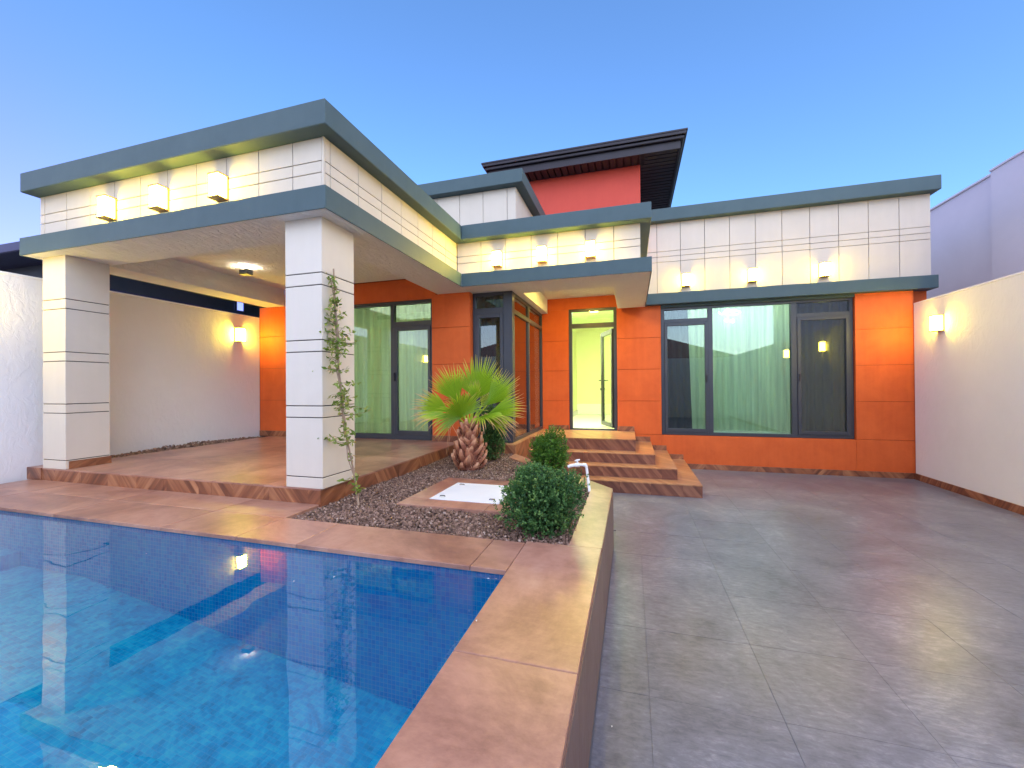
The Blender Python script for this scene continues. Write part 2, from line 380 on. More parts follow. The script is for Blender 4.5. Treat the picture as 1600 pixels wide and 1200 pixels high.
# a bench along the left part of the pool
box('pool_bench', (PX0+.001, -4.9, PY0+.001, PY1-.001, -1.8, -1.34), 'pool_floor', pool)
wv = [(x, y, WL) for x, y in ((PX0, PY0), (PX1, PY0), (PX1, PY1), (PX0, PY1))]
reg(link('pool_water', mesh('pool_water', wv, [(0, 1, 2, 3)], M['water'])), 'pool_water', kind='structure')

# raised deck body + coping slabs
deck = empty('pool_deck', (-3, 2.4, DK), kind='structure')
bz = DK-.028
prism('deck_core', [(-6.44, PY1+t), (-.21, PY1+t), (-.21, 2.53), (-2.56, 2.53), (-2.56, 2.90), (-6.44, 2.90)], H-.5, bz, 'deck_grout', deck)
box('deck_core', (-6.44, PX0-t, YB, PY1+t, H-.5, bz), 'deck_grout', deck)
box('deck_core', (PX1+t, -.21, YB, PY1+t, H-.1, bz), 'deck_grout', deck)
box('deck_core', (PX0-t, PX1+t, YB, PY0-t, H-.5, bz), 'deck_grout', deck)
j = .0018
def slab(x0, x1, y0, y1): box('slab', (x0+j, x1-j, y0+j, y1-j, bz, DK), 'deck_tile', deck, bev=.0025)
for a, b_ in ((-4.5, -3.38), (-3.38, -2.18), (-2.18, -.98), (-.98, .22), (.22, 1.42), (1.42, 2.55)): slab(PX1-.012, -.186, a, b_)
cut = [-6.44, -5.66, -4.46, -3.26, -2.56, -2.06, -.87, PX1-.012]
for a, b_ in zip(cut[:-1], cut[1:]):
    slab(a, b_, PY1-.012, 2.52)
    if b_ <= -2.5: slab(a, b_, 2.52, 2.88)
for k_ in range(6): slab(-6.44, PX0+.012, -4.6+1.118*k_, -4.6+1.118*(k_+1))
for a, b_ in ((-5.888, -4.7), (-4.7, -3.5), (-3.5, -2.3), (-2.3, -1.1), (-1.1, PX1-.012)): slab(a, b_, -4.6, PY0+.012)
# planter: retaining wall, coping up to the house plinth
C0, C1 = (-.186, 4.06), (-1.66, 5.80)
dv = Vector((C1[0]-C0[0], C1[1]-C0[1])).normalized(); nv = Vector((-dv.y, dv.x)); wd = .2
def on_inner(x): 
    p = Vector(C0)+nv*wd; k_ = (x-p.x)/dv.x; return (x, p.y+k_*dv.y)
IN0 = on_inner(-.386); IN1 = on_inner(-1.665)
retaining = empty('planter_wall', (-.3, 3.4, H), kind='structure')
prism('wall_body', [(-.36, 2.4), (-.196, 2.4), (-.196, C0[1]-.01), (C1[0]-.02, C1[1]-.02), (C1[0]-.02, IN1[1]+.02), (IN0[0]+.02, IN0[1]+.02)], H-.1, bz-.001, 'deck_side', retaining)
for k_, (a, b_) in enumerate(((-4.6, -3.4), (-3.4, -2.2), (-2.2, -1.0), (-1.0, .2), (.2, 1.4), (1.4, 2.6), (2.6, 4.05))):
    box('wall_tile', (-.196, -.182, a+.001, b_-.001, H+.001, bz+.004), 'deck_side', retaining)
pm = (Vector(C0)+Vector(C1))/2; im = (Vector(IN0)+Vector(IN1))/2
prism('coping', [(-.186, 2.552), C0, IN0, (-.386, 2.552)], bz, DK, 'deck_tile', retaining)
prism('coping', [(C0[0]-.002, C0[1]+.003), tuple(pm), tuple(im), (IN0[0]-.002, IN0[1]+.002)], bz, DK-.0006, 'deck_tile', retaining)
prism('coping', [tuple(pm+dv*.003), C1, IN1, tuple(im+dv*.003)], bz, DK-.0004, 'deck_tile', retaining)

# soil under the gravel
M['soil'] = paint('soil', (.07, .045, .035), (.12, .08, .065), .95, 8, 60, .8, .01)
bed = [(-2.54, 2.54), (-.386, 2.54), IN0, IN1, (-1.68, 5.82), (-2.54, 5.86)]
prism('planter_soil', bed, H-.2, -1.018, 'soil', kind='structure')
prism('soil_strip', [(-6.5, 3.30), (-6.2505, 3.30), (-6.2505, 5.85), (-6.5, 5.85)], H-.2, TR-.02, 'soil', kind='structure')
def inside(p, poly):
    r = False; n = len(poly)
    for i in range(n):
        (x1, y1), (x2, y2) = poly[i], poly[(i+1) % n]
        if (y1 > p[1]) != (y2 > p[1]) and p[0] < (x2-x1)*(p[1]-y1)/(y2-y1)+x1: r = not r
    return r
bm = bmesh.new(); bmesh.ops.create_icosphere(bm, subdivisions=1, radius=1)
IV = np.array([v.co[:] for v in bm.verts]); IF = np.array([[v.index for v in f.verts] for f in bm.faces]); bm.free()
def gravel(name, pts, r0, r1, label=None):
    n = len(pts); P = np.array(pts)
    sc3 = rng.uniform(r0, r1, (n, 1))*rng.uniform(.6, 1.25, (n, 3)); sc3[:, 2] *= .8
    q = rng.normal(size=(n, 4)); q /= np.linalg.norm(q, axis=1)[:, None]; a, b, c, d = q.T
    Rm = np.stack([1-2*(c*c+d*d), 2*(b*c-a*d), 2*(b*d+a*c), 2*(b*c+a*d), 1-2*(b*b+d*d), 2*(c*d-a*b), 2*(b*d-a*c), 2*(c*d+a*b), 1-2*(b*b+c*c)], 1).reshape(n, 3, 3)
    jit = rng.uniform(.75, 1.25, (n, len(IV), 1))
    V = np.einsum('nij,nvj->nvi', Rm, IV[None]*jit*sc3[:, None, :]) + P[:, None, :]
    F = (IF[None]+np.arange(n)[:, None, None]*len(IV)).reshape(-1, 3)
    me = bpy.data.meshes.new(name); me.vertices.add(n*len(IV)); me.vertices.foreach_set('co', V.reshape(-1))
    me.loops.add(len(F)*3); me.loops.foreach_set('vertex_index', F.reshape(-1)); me.polygons.add(len(F))
    me.polygons.foreach_set('loop_start', np.arange(len(F))*3); me.update(calc_edges=True)
    me.materials.append(M['gravel']); set_tone(me, np.repeat(np.clip(rng.normal(.42, .24, n), 0, 1), len(IV)))
    return reg(link(name, me), name, kind='stuff')
SLAB = (-1.93, -.88, 3.06, 4.08)
pts = []
while len(pts) < 21000:
    x, y = random.uniform(-2.55, -.38), random.uniform(2.54, 5.85)
    if inside((x, y), bed) and not (SLAB[0] < x < SLAB[1] and SLAB[2] < y < SLAB[3]):
        hgt = .010*math.sin(x*5+1)*math.sin(y*4)
        pts.append((x, y, -1.012+hgt+random.uniform(-.004, .009)))
gravel('gravel_bed', pts, .007, .014)
pts = []
for _ in range(1500):
    y = random.uniform(3.3, 5.7); hh = max(0, 1-abs(y-4.6)/1.1)*.055
    x = random.uniform(-6.5, -6.24); pts.append((x, y, TR-.014+random.random()*(hh+.006)*(1-(x+6.5)*2.2)))
gravel('gravel_strip', pts, .010, .022)

# terrace
ter = empty('terrace', (-4.3, 4.3, H), kind='structure')
prism('terrace_core', [(-6.25, 2.90), (-2.57, 2.90), (-2.57, 5.86), (-2.57, 6.0), (-6.25, 6.0)], H-.1, TR-.014, 'deck_grout', ter)
k_ = 0
for i in range(4):
    for jx in range(6):
        xa, xb = -6.25+jx*.62, min(-6.25+(jx+1)*.62, -2.54); ya, yb = 2.87+i*.78, 2.87+(i+1)*.78
        yb = min(yb, 6.0)
        if xb-xa > .05 and yb-ya > .03: box('tile', (xa+.0008, xb-.0008, ya+.0008, yb-.0008, TR-.014, TR), 'deck_tile', ter)
for jx in range(6):
    xa, xb = -6.25+jx*.62, min(-6.25+(jx+1)*.62, -2.548)
    if xb-xa > .05: box('riser_tile', (xa+.001, xb-.001, 2.872, 2.899, DK+.0005, TR-.0145), 'herring', ter)
for i in range(5):
    ya, yb = 2.874+i*.6, min(2.874+(i+1)*.6, 5.84)
    box('riser_tile', (-2.569, -2.542, ya+.001, yb-.001, -1.06, TR-.0145), 'herring', ter)

box('tile', (-6.498, -6.2508, 2.872, 3.298, DK-.0, TR), 'deck_tile', ter)
box('riser_tile', (-6.498, -6.251, 2.860, 2.8718, DK+.0005, TR-.0005), 'herring', ter)
# entrance steps
steps = empty('entrance_steps', (-.4, 7, H), kind='structure')
zs = [H, -1.37, -1.215, -1.06, -.872]; fr = [6.06, 6.335, 6.61, 6.88]; rt = [.91, .62, .335, .05]
for i in range(4):
    zb, zt = zs[i], zs[i+1]; y0, x1 = fr[i], rt[i]
    y1 = fr[i+1]+.05 if i < 3 else 8.15; xi = rt[i+1]-.05 if i < 3 else None
    L = -1.655
    box('step_core', (L, x1-.012, y0+.012, 8.125, zb-(.1 if i == 0 else 0), zt-.013), 'deck_grout', steps)
    for a, b_ in ((L, -.75), (-.75, .05 if i < 3 else x1), (.05, x1)):
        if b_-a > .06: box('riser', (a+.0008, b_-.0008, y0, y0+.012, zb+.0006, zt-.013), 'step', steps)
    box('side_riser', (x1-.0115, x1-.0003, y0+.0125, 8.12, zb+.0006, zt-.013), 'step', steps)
    if i < 3:
        for a, b_ in ((L, -.75), (-.75, rt[i+1]-.001), (rt[i+1], x1)):
            box('tread', (a+.0008, b_-.0008, y0-.004, y1 if b_ < x1 else 8.12, zt-.0128, zt+.0001*(b_ < x1)), 'tread', steps)
    else:
        for a, b_ in ((L, -1.1), (-1.1, -.5), (-.5, x1)):
            for c, d_ in ((y0-.004, 7.48), (7.48, 8.12)):
                box('tread', (a+.0008, b_-.0008, c, d_-.0012, zt-.0128, zt), 'tread', steps)

# ================================================================== HOUSE
house = empty('house', (-.6, 8.1, H), 'single storey villa with orange walls, cream panel parapet and blue grey fascia bands', 'house')
def hb(name, b, mat, bev=0, parent=None, **k): return box(name, b, mat, parent or house, bev, **k)

def panels_y(y, xs_, rows, t=.02, gap=.0075):
    """cream panels on a wall that faces -Y, their face at y"""
    for a, b_ in zip(xs_[:-1], xs_[1:]):
        for c, d_ in rows: hb('panel', (a+gap/2, b_-gap/2, y, y+t, c+gap/2, d_-gap/2), 'panel', .0015)
def panels_x(x, ys_, rows, t=.02, gap=.0075):
    for a, b_ in zip(ys_[:-1], ys_[1:]):
        for c, d_ in rows: hb('panel', (x-t, x, a+gap/2, b_-gap/2, c+gap/2, d_-gap/2), 'panel', .0015)

S, F1, F2, F3 = 1.46, 1.645, 2.14, 2.35
OX, OY, CY, CX = -2.365, 2.74, 5.5, .26
# portico beams and ceiling
hb('beam', (-6.345, OX-.012, OY+.012, 3.30, S, F1), 'soffit', .006)
hb('beam', (-2.93, OX-.012, 3.301, 5.92, S+.0005, F1), 'soffit', .006)
hb('beam', (-6.345, -5.93, 3.301, 5.92, S+.0005, F1), 'soffit', .006)
hb('portico_ceiling', (-5.9318, -2.9282, 3.3022, 5.84, 1.75, 1.80), 'soffit')
hb('beam_core', (-6.30, -5.932, 3.302, 5.85, F1, 2.14), 'soffit'); hb('beam_core', (-2.928, -2.53, 3.302, 5.85, F1, 2.14), 'soffit')
hb('beam_core', (-6.27, -2.53, 2.91, 3.299, F1, 2.14), 'groove')
# portico fascias
hb('fascia', (-6.35, OX, OY, OY+.0118, S-.004, F1+.002), 'fascia', .003)
hb('fascia', (OX-.0118, OX-.0002, OY+.0122, CY-.0005, S-.0038, F1+.0018), 'fascia', .003)
hb('fascia', (-6.357, -6.3452, OY+.0122, 5.9, S-.0038, F1+.0018), 'fascia', .003)
hb('ledge', (-6.34, OX-.0125, OY+.0125, 2.9, F1+.0005, F1+.0015), 'fascia'); hb('ledge', (-2.52, OX-.0125, 2.901, 5.49, F1+.0005, F1+.0015), 'fascia')
hb('parapet_slab', (-6.34, OX, OY, 7.95, F2+.003, F3), 'fascia', .006)
# portico panels
xsF = [-6.30, -6.21]+[-5.86+.379*i for i in range(9)]+[-2.505]
xsF = [-6.30, -6.22, -5.85, -5.472, -5.094, -4.716, -4.338, -3.96, -3.582, -3.204, -2.826, -2.52]
rows = [(F1, 1.84), (1.84, 1.94), (1.94, F2+.004)]
panels_y(2.88, xsF, rows)
ysF = [2.90, 2.96, 3.34, 3.72, 4.10, 4.48, 4.86, 5.25, 5.64]
hb('panel_corner', (-2.52, -2.50, 2.88, 2.9, F1, F2+.004), 'panel')
panels_x(-2.50, ysF, rows)
hb('parapet_core', (-2.9, -2.521, 3.31, 5.65, F1+.003, F2), 'groove')
# canopy over the entrance
hb('beam', (OX-.012, CX-.012, CY+.012, 6.20, S, F1), 'soffit', .006)
hb('beam', (-2.40, -1.62, 6.201, 8.11, S+.0005, F1), 'soffit')
hb('beam', (-.25, CX-.012, 6.201, 7.99, S+.0005, F1), 'soffit', .006)
hb('beam_core', (-.249, .12, 6.2, 8.11, F1, 2.14), 'soffit'); hb('beam_core', (-2.4, -1.621, 6.2, 8.11, F1, 2.14), 'soffit')
hb('entrance_ceiling', (-1.7, -.2, 6.1, 8.15, 1.75, 1.80), 'soffit')
hb('fascia', (OX+.0002, CX, CY, CY+.0118, S-.004, F1+.002), 'fascia', .003)
hb('fascia', (CX-.0118, CX-.0002, CY+.0122, 7.985, S-.0038, F1+.0018), 'fascia', .003)
hb('parapet_slab', (OX+.001, CX, CY, 7.77, F2+.003, F3+.001), 'fascia', .006)
hb('parapet_core', (-2.52, .105, 5.66, 6.15, F1+.003, F2), 'groove'); hb('parapet_core', (-.2, .105, 6.151, 8.1, F1+.004, F2), 'groove')
xsC = [-2.495, -2.115, -1.735, -1.355, -.975, -.595, -.215, .125]
panels_y(5.64, xsC, [(F1, 1.84), (1.84, 1.94), (1.94, F2+.004)])
panels_x(.125, [5.66, 6.05, 6.43, 6.81, 7.19, 7.57, 8.0], rows)
# right wing parapet
G1, G2, G3, G4 = 1.495, 1.70, 3.03, 3.255
hb('fascia_beam', (CX+.002, 4.62, 8.00, 8.30, G1, G2), 'fascia', .006)
hb('fascia_beam', (4.605, 4.62, 8.301, 12.9, G1+.001, G2-.001), 'fascia')
hb('parapet_slab', (.05, 4.66, 7.98, 13.0, G3, G4), 'fascia', .006)
hb('parapet_core', (.13, 4.57, 8.14, 12.8, G2, G3), 'groove')
xsR = [.13, .475, .885, 1.295, 1.705, 2.115, 2.525, 2.94, 3.355, 3.77, 4.185, 4.595]
panels_y(8.12, xsR, [(G2, 2.30), (2.30, 2.40), (2.40, 2.50), (2.50, G3)])
panels_x(4.595, [8.14+.41*i for i in range(12)], [(G2, 2.30), (2.30, 2.40), (2.40, 2.50), (2.50, G3)])
# raised box over the bay
hb('parapet_slab', (-5.6, -1.56, 5.95, 7.77, 3.095, 3.30), 'fascia', .006)
hb('parapet_core', (-5.4, -1.72, 6.10, 7.77, F3-.02, 3.09), 'groove')
xsT = [-5.4+.0]+[-1.70-.14-.40*i for i in range(8, -1, -1)]+[-1.70]
panels_y(6.08, xsT, [(F3+.002, 3.095)])
panels_x(-1.70, [6.10, 6.20, 6.47, 6.87, 7.27, 7.67], [(F3+.002, 3.095)])
# red tower and its black eaves
RY = 7.78
M['tower'] = paint('coral red plaster', (.52, .062, .042), (.58, .075, .05), .65, 3, 80, .4, .002)
hb('tower_wall', (-3.2, .18, RY, 12.5, 2.3, 4.02), 'tower')
hb('roof_slab', (-6.3, .1, 7.96, 13, 2.15, 2.34), 'fascia')
ev = [(-2.66, 7.31), (.91, 7.31), (.91, 13.1), (-2.66, 13.1)]
hb('eave_board', (-2.60, .80, 7.40, 7.425, 4.0, 4.13), 'black_metal')
hb('eave_board', (.80, .825, 7.40, 13.0, 4.0, 4.13), 'black_metal')
hb('eave_board', (-2.625, -2.60, 7.40, 13.0, 4.0, 4.13), 'black_metal')
hb('soffit_backing', (-2.60, .80, 7.425, 13.0, 4.045, 4.06), 'black_metal')
k_ = 0; x = -2.59
while x < .19:
    hb('soffit_slat', (x, x+.098, 7.427, RY-.003, 4.012, 4.044), 'black_metal'); x += .125
y = 7.43
while y < 12.9:
    hb('soffit_slat', (.20, .797, y, y+.098, 4.012, 4.044), 'black_metal'); y += .125
hb('roof_edge', (-2.70, .91, 7.31, 7.335, 4.19, 4.27), 'black_metal', .004)
hb('roof_edge', (.885, .91, 7.3352, 13.1, 4.19, 4.27), 'black_metal', .004)
hb('roof_edge', (-2.70, -2.675, 7.3352, 13.1, 4.19, 4.27), 'black_metal', .004)
hb('gutter', (-2.66, .88, 7.345, 7.395, 4.135, 4.185), 'black_metal', .008)
hb('gutter', (.83, .88, 7.40, 13.0, 4.135, 4.185), 'black_metal', .008)
rv = [(-2.72, 7.30, 4.265), (.93, 7.30, 4.265), (.93, 13.1, 4.265), (-2.72, 13.1, 4.265), (-.9, 9.1, 4.75), (-.9, 11.3, 4.75),
      (-2.72, 7.30, 4.24), (.93, 7.30, 4.24), (.93, 13.1, 4.24), (-2.72, 13.1, 4.24)]
reg(link('tower_roof', mesh('tower_roof', rv, [(0, 1, 4), (1, 2, 5, 4), (2, 3, 5), (3, 0, 4, 5), (6, 7, 1, 0), (7, 8, 2, 1), (8, 9, 3, 2), (9, 6, 0, 3), (9, 8, 7, 6)], M['black_metal']), house), 'tower_roof')

# columns
def column(x0, x1, y0, y1):
    c = hb('column', (x0+.006, x1-.006, y0+.006, y1-.006, TR, S), 'groove')
    zz = [TR, -.765, -.255, -.155, .31, .41, .88, .985, S]
    for a, b_ in zip(zz[:-1], zz[1:]):
        lo = a + (0 if a == TR else .004); hi = b_ - (0 if b_ == S else .004)
        box('column_block', (x0, x1, y0, y1, lo, hi), 'column', c, bev=.003)
    return c
column(-2.905, -2.52, 2.873, 3.295)
lc_ = column(-6.245, -5.86, 2.873, 3.265)
box('skirting', (-5.8598, -5.852, 2.90, 3.275, TR+.001, TR+.085), 'herring', lc_)

# orange walls -------------------------------------------------------------
def course_wall(x0, x1, y, z0, z1, cuts, depth=.25, t=.02, name='wall'):
    hb('wall_core', (x0+.004, x1-.004, y+t-.005, y+depth, z0, z1), 'orange_core')
    zz = [z0]+sorted(c for c in cuts if z0+.02 < c < z1-.02)+[z1]
    for a, b_ in zip(zz[:-1], zz[1:]):
        hb('wall_course', (x0, x1, y, y+t, a+(0.003 if a != z0 else 0), b_-(0.003 if b_ != z1 else 0)), 'orange', .0015)
MC = [.9, .305, -.295, -.925]
FY = 8.13
course_wall(-1.74, -1.20, FY, -.872, 1.52, MC)
course_wall(-1.74, -.27, FY, 1.523, 1.76, [])
course_wall(-.27, .53, FY, H, 1.52, MC); hb('wall_core', (-.27, .53, FY+.02, 8.38, 1.52, 1.8), 'orange_core')
hb('wall_course', (-.267, .53, FY, FY+.02, 1.523, 1.76), 'orange')
course_wall(.533, 3.572, FY, H, -.93, [])
course_wall(3.575, 4.365, FY, H, 1.50, MC)
hb('wall_core', (4.366, 4.59, FY+.10, 8.4, H, 1.5), 'orange')
hb('wall_core', (.53, 3.575, FY+.02, 8.38, 1.47, 1.75), 'orange_core')
hb('reveal', (3.5755, 3.60, FY+.021, 8.36, -.93, 1.495), 'orange'); hb('window_head', (.53, 3.575, FY+.005, FY+.09, 1.452, 1.494), 'fascia')
hb('side_wall', (4.40, 4.59, 8.4, 12.8, H, 1.5), 'orange')
# skirtings
def skirt_y(x0, x1, y, z0, h=.1, t=.012):
    x = x0
    while x < x1-.02:
        b_ = min(x+.6, x1); hb('skirting', (x+.0006, b_-.0006, y-t, y-.0005, z0+.0005, z0+h), 'herring'); x = b_
skirt_y(.925, 4.35, FY, H, .095)
skirt_y(-1.62, -1.21, FY, -.872, .09); skirt_y(-.26, .04, FY, -.872, .09)
skirt_y(.06, .325, FY, -1.06, .09); skirt_y(.345, .61, FY, -1.215, .09); skirt_y(.63, .90, FY, -1.37, .09)
# portico back wall
PYW = 5.85; PC = [.93, .355, -.215]
course_wall(-3.03, -2.39, PYW, TR, S, PC); skirt_y(-3.03, -2.545, PYW, TR, .095)
hb('wall_base', (-2.541, -2.39, PYW+.0, 5.95, H, TR-.001), 'deck_grout'); hb('wall_base_tile', (-2.54, -2.39, PYW-.012, PYW-.001, -1.05, TR+.0), 'herring')
hb('wall_side', (-2.389, -2.38, PYW+.01, 5.96, H, S), 'orange')
course_wall(-6.50, -5.55, PYW, TR, S, PC); skirt_y(-6.50, -5.56, PYW, TR, .095)
hb('wall_course', (-5.93, -3.0, PYW+.06, PYW+.08, 1.415, 1.755), 'orange'); hb('wall_core', (-5.93, -2.95, PYW+.08, 6.1, 1.42, 2.1), 'orange_core')
hb('wall_course', (-5.93, -5.545, PYW, PYW+.02, 1.4605, 1.755), 'orange')

# windows ------------------------------------------------------------------
def frame_y(name, x0, x1, z0, z1, y0, y1, wd, parent, mat='frame', bev=.003):
    l, r, b_, t_ = wd
    return boxes(name, [(x0, x0+l, y0, y1, z0, z1), (x1-r, x1, y0, y1, z0, z1), (x0+l, x1-r, y0, y1, z0, z0+b_), (x0+l, x1-r, y0, y1, z1-t_, z1)], mat, parent, bev)
def frame_x(name, y0, y1, z0, z1, x0, x1, wd, parent, mat='frame', bev=.003):
    l, r, b_, t_ = wd
    return boxes(name, [(x0, x1, y0, y0+l, z0, z1), (x0, x1, y1-r, y1, z0, z1), (x0, x1, y0+l, y1-r, z0, z0+b_), (x0, x1, y0+l, y1-r, z1-t_, z1)], mat, parent, bev)
def pane_y(x0, x1, z0, z1, y, parent, mat='glass'): return box('pane', (x0, x1, y, y+.008, z0, z1), mat, parent)

wy = 8.19
win = frame_y('window', .535, 3.573, -.928, 1.452, wy, wy+.08, (.06, .05, .055, .045), house)
win['label'] = 'wide three light window with anthracite frame'
for b in ((1.345, 1.425, wy+.0, wy+.078, -.873, 1.407), (2.665, 2.755, wy+.0, wy+.078, -.873, 1.407)): box('mullion', b, 'frame', win, .003)
for b in ((.595, 1.345, wy+.001, wy+.079, 1.165, 1.235), (2.755, 3.523, wy+.001, wy+.079, 1.155, 1.225)): box('transom', b, 'frame', win, .003)
frame_y('sash', .597, 1.343, -.871, 1.163, wy-.012, wy+.04, (.052, .052, .06, .055), win)
frame_y('sash', 2.757, 3.521, -.871, 1.153, wy-.012, wy+.04, (.055, .055, .06, .055), win)
pane_y(1.425, 2.665, -.873, 1.407, wy+.035, win)
pane_y(.595, 1.345, 1.235, 1.407, wy+.035, win); pane_y(2.755, 3.523, 1.225, 1.407, wy+.035, win)
pane_y(.645, 1.295, -.815, 1.11, wy+.02, win); pane_y(2.808, 3.47, -.815, 1.10, wy+.02, win)
box('handle', (1.305, 1.325, wy-.04, wy-.013, .05, .18), 'black_metal', win, .004)
box('handle', (2.775, 2.795, wy-.04, wy-.013, .05, .18), 'black_metal', win, .004)

# entrance door
df = frame_y('door_frame', -1.197, -.272, -.871, 1.52, 8.155, 8.235, (.06, .06, .028, .05), house)
box('transom', (-1.137, -.332, 8.156, 8.234, 1.145, 1.235), 'frame', df, .003)
pane_y(-1.137, -.332, 1.235, 1.47, 8.19, df)
leaf = empty('door_leaf', (0, 0, 0)); leaf.parent = house; leaf.location = Vector((-.345, 8.235, -.83)) - house.location
leaf.rotation_euler = (0, 0, R(-70))
leaf['label'] = 'glazed door leaf standing open inwards'
def local_boxes(name, bs, mat, parent, bev=.003):
    v, f = [], []
    for b in bs:
        n = len(v); v += boxv(*b); f += [tuple(i+n for i in q) for q in BF]
    me = mesh(name, v, f, M[mat]); 
    if bev: bevel_mesh(me, bev)
    o = bpy.data.objects.new(name, me); COL.objects.link(o); o.parent = parent; o.name = name; return o
lw, lh, fw = .78, 1.95, .085
local_boxes('leaf_frame', [(-lw, -lw+fw, -.03, .03, 0, lh), (-fw, 0, -.03, .03, 0, lh), (-lw+fw, -fw, -.03, .03, 0, fw), (-lw+fw, -fw, -.03, .03, lh-fw, lh)], 'frame', leaf)
local_boxes('pane', [(-lw+fw, -fw, -.005, .005, fw, lh-fw)], 'glass_clear', leaf, 0)
local_boxes('handle', [(-lw+.03, -lw+.055, -.075, -.031, .93, .95), (-lw+.03, -lw+.16, -.085, -.07, .93, .95), (-lw+.03, -lw+.055, .031, .075, .93, .95), (-lw+.03, -lw+.16, .07, .085, .93, .95),
     (-lw+.025, -lw+.06, -.036, -.0305, .84, 1.06), (-lw+.025, -lw+.06, .0305, .036, .84, 1.06), (-lw+.02, -lw+.065, -.05, -.031, .73, .78)], 'black_metal', leaf, .002)

# glazed terrace door
gy = 5.93
gw = frame_y('terrace_window', -5.55, -3.032, TR+.001, 1.414, gy, gy+.08, (.06, .06, .085, .055), house)
gw['label'] = 'full height glazing with a door under the portico'
for b in ((-3.83, -3.765, gy-.001, gy+.079, TR+.086, 1.359), (-4.85, -4.79, gy-.001, gy+.079, TR+.086, 1.359)): box('mullion', b, 'frame', gw, .003)
box('transom', (-3.765, -3.092, gy-.001, gy+.079, .99, 1.075), 'frame', gw, .003)
frame_y('sash', -3.763, -3.094, TR+.088, .988, gy-.014, gy+.04, (.06, .05, .06, .06), gw)
pane_y(-4.79, -3.83, TR+.086, 1.359, gy+.03, gw); pane_y(-5.49, -4.85, TR+.086, 1.359, gy+.03, gw)
pane_y(-3.765, -3.092, 1.075, 1.359, gy+.03, gw); pane_y(-3.703, -3.144, TR+.148, .928, gy+.02, gw)
box('handle', (-3.75, -3.73, gy-.05, gy-.015, .1, .24), 'black_metal', gw, .004)

# bay: front and side glazing
by = 5.96
bwf = frame_y('bay_window', -2.375, -1.735, TR+.001, 1.455, by, by+.07, (.045, .145, .09, .05), house)
bwf['label'] = 'narrow front light of the glazed bay'
box('transom', (-2.33, -1.88, by-.001, by+.069, 1.125, 1.215), 'frame', bwf, .003)
frame_y('sash', -2.328, -1.882, TR+.093, 1.123, by-.014, by+.035, (.06, .05, .06, .06), bwf)
pane_y(-2.33, -1.88, 1.215, 1.405, by+.03, bwf, 'glass'); pane_y(-2.268, -1.932, TR+.153, 1.063, by+.02, bwf, 'glass')
bx = -1.735
bws = frame_x('bay_window', by+.0715, 8.125, TR+.001, 1.455, bx-.07, bx, (.06, .05, .05, .045), house)
bws['label'] = 'long side light of the glazed bay facing the steps'
box('mullion', (bx-.071, bx-.001, 6.99, 7.06, TR+.052, 1.41), 'frame', bws, .003)
box('transom', (bx-.0705, bx-.0005, by+.1315, 6.989, 1.13, 1.2), 'frame', bws, .003)
box('transom', (bx-.0705, bx-.0005, 7.061, 8.075, 1.13, 1.2), 'frame', bws, .003)
for a, b_ in ((by+.1315, 6.99), (7.06, 8.075)):
    for c, d_ in ((TR+.051, 1.13), (1.2, 1.41)):
        box('pane', (bx-.035, bx-.027, a, b_, c, d_), 'glass_dark', bws)
hb('bay_plinth', (-2.388, -1.665, 5.805, 8.12, H, TR-.013), 'deck_grout'); hb('plinth_top', (-2.388, -1.652, 5.79, 8.125, TR-.0125, TR), 'tread')
hb('plinth_tile', (-2.388, -1.664, 5.793, 5.8045, -1.05, TR-.0135), 'herring'); hb('plinth_tile', (-1.6645, -1.6535, 5.793, 6.9, -1.53, TR-.0135), 'herring')

# interiors ---------------------------------------------------------------
IN_ = .25
def room(name, x0, x1, y0, y1, z0, z1, wm, fm, front=False):
    t = .05
    hb('interior_wall', (x0-t, x0, y0, y1, z0, z1), wm); hb('interior_wall', (x1, x1+t, front or y0, y1, z0, z1), wm)
    hb('interior_wall', (x0-t, x1+t, y1, y1+t, z0, z1), wm)
    hb('interior_ceiling', (x0-t, x1+t, y0, y1+t, z1, z1+t), wm); hb('interior_floor', (x0-t, x1+t, y0, y1+t, z0-t, z0), fm)
M['room_green'] = paint('living room plaster', (.55, .60, .52), (.6, .65, .56), .8)
room('hall', -1.62, .10, 8.385, 12.6, -.868, 1.66, 'interior', 'interior_floor')
hb('interior_skirting', (-1.62, .10, 12.57, 12.598, -.866, -.55), 'interior_floor'); hb('interior_skirting', (-1.618, -1.60, 8.39, 12.56, -.866, -.74), 'interior_floor')
room('living', .25, 4.2, 8.385, 12.4, -.868, 1.66, 'room_green', 'interior_floor')
hb('interior_wall', (-2.44, -2.39, 6.13, 8.1, -.868, 1.66), 'room_green')
room('study', -6.3, -1.80, 6.05, 9.5, -.868, 1.66, 'room_green', 'interior_floor', 8.14)
hb('room_light', (-1.3, -.2, 8.5, 8.9, 1.61, 1.64), 'room_glow'); hb('room_light', (.8, 3.8, 8.75, 9.2, 1.61, 1.64), 'room_glow3'); hb('room_light', (-5.2, -3.2, 7.3, 8.6, 1.61, 1.64), 'room_glow2')
# hall front wall inner side fillers so that no light leaks
hb('lining', (-1.75, -1.20, 8.38, 8.384, -.9, 1.9), 'interior'); hb('lining', (-.27, .53, 8.381, 8.3845, -.9, 1.9), 'interior')

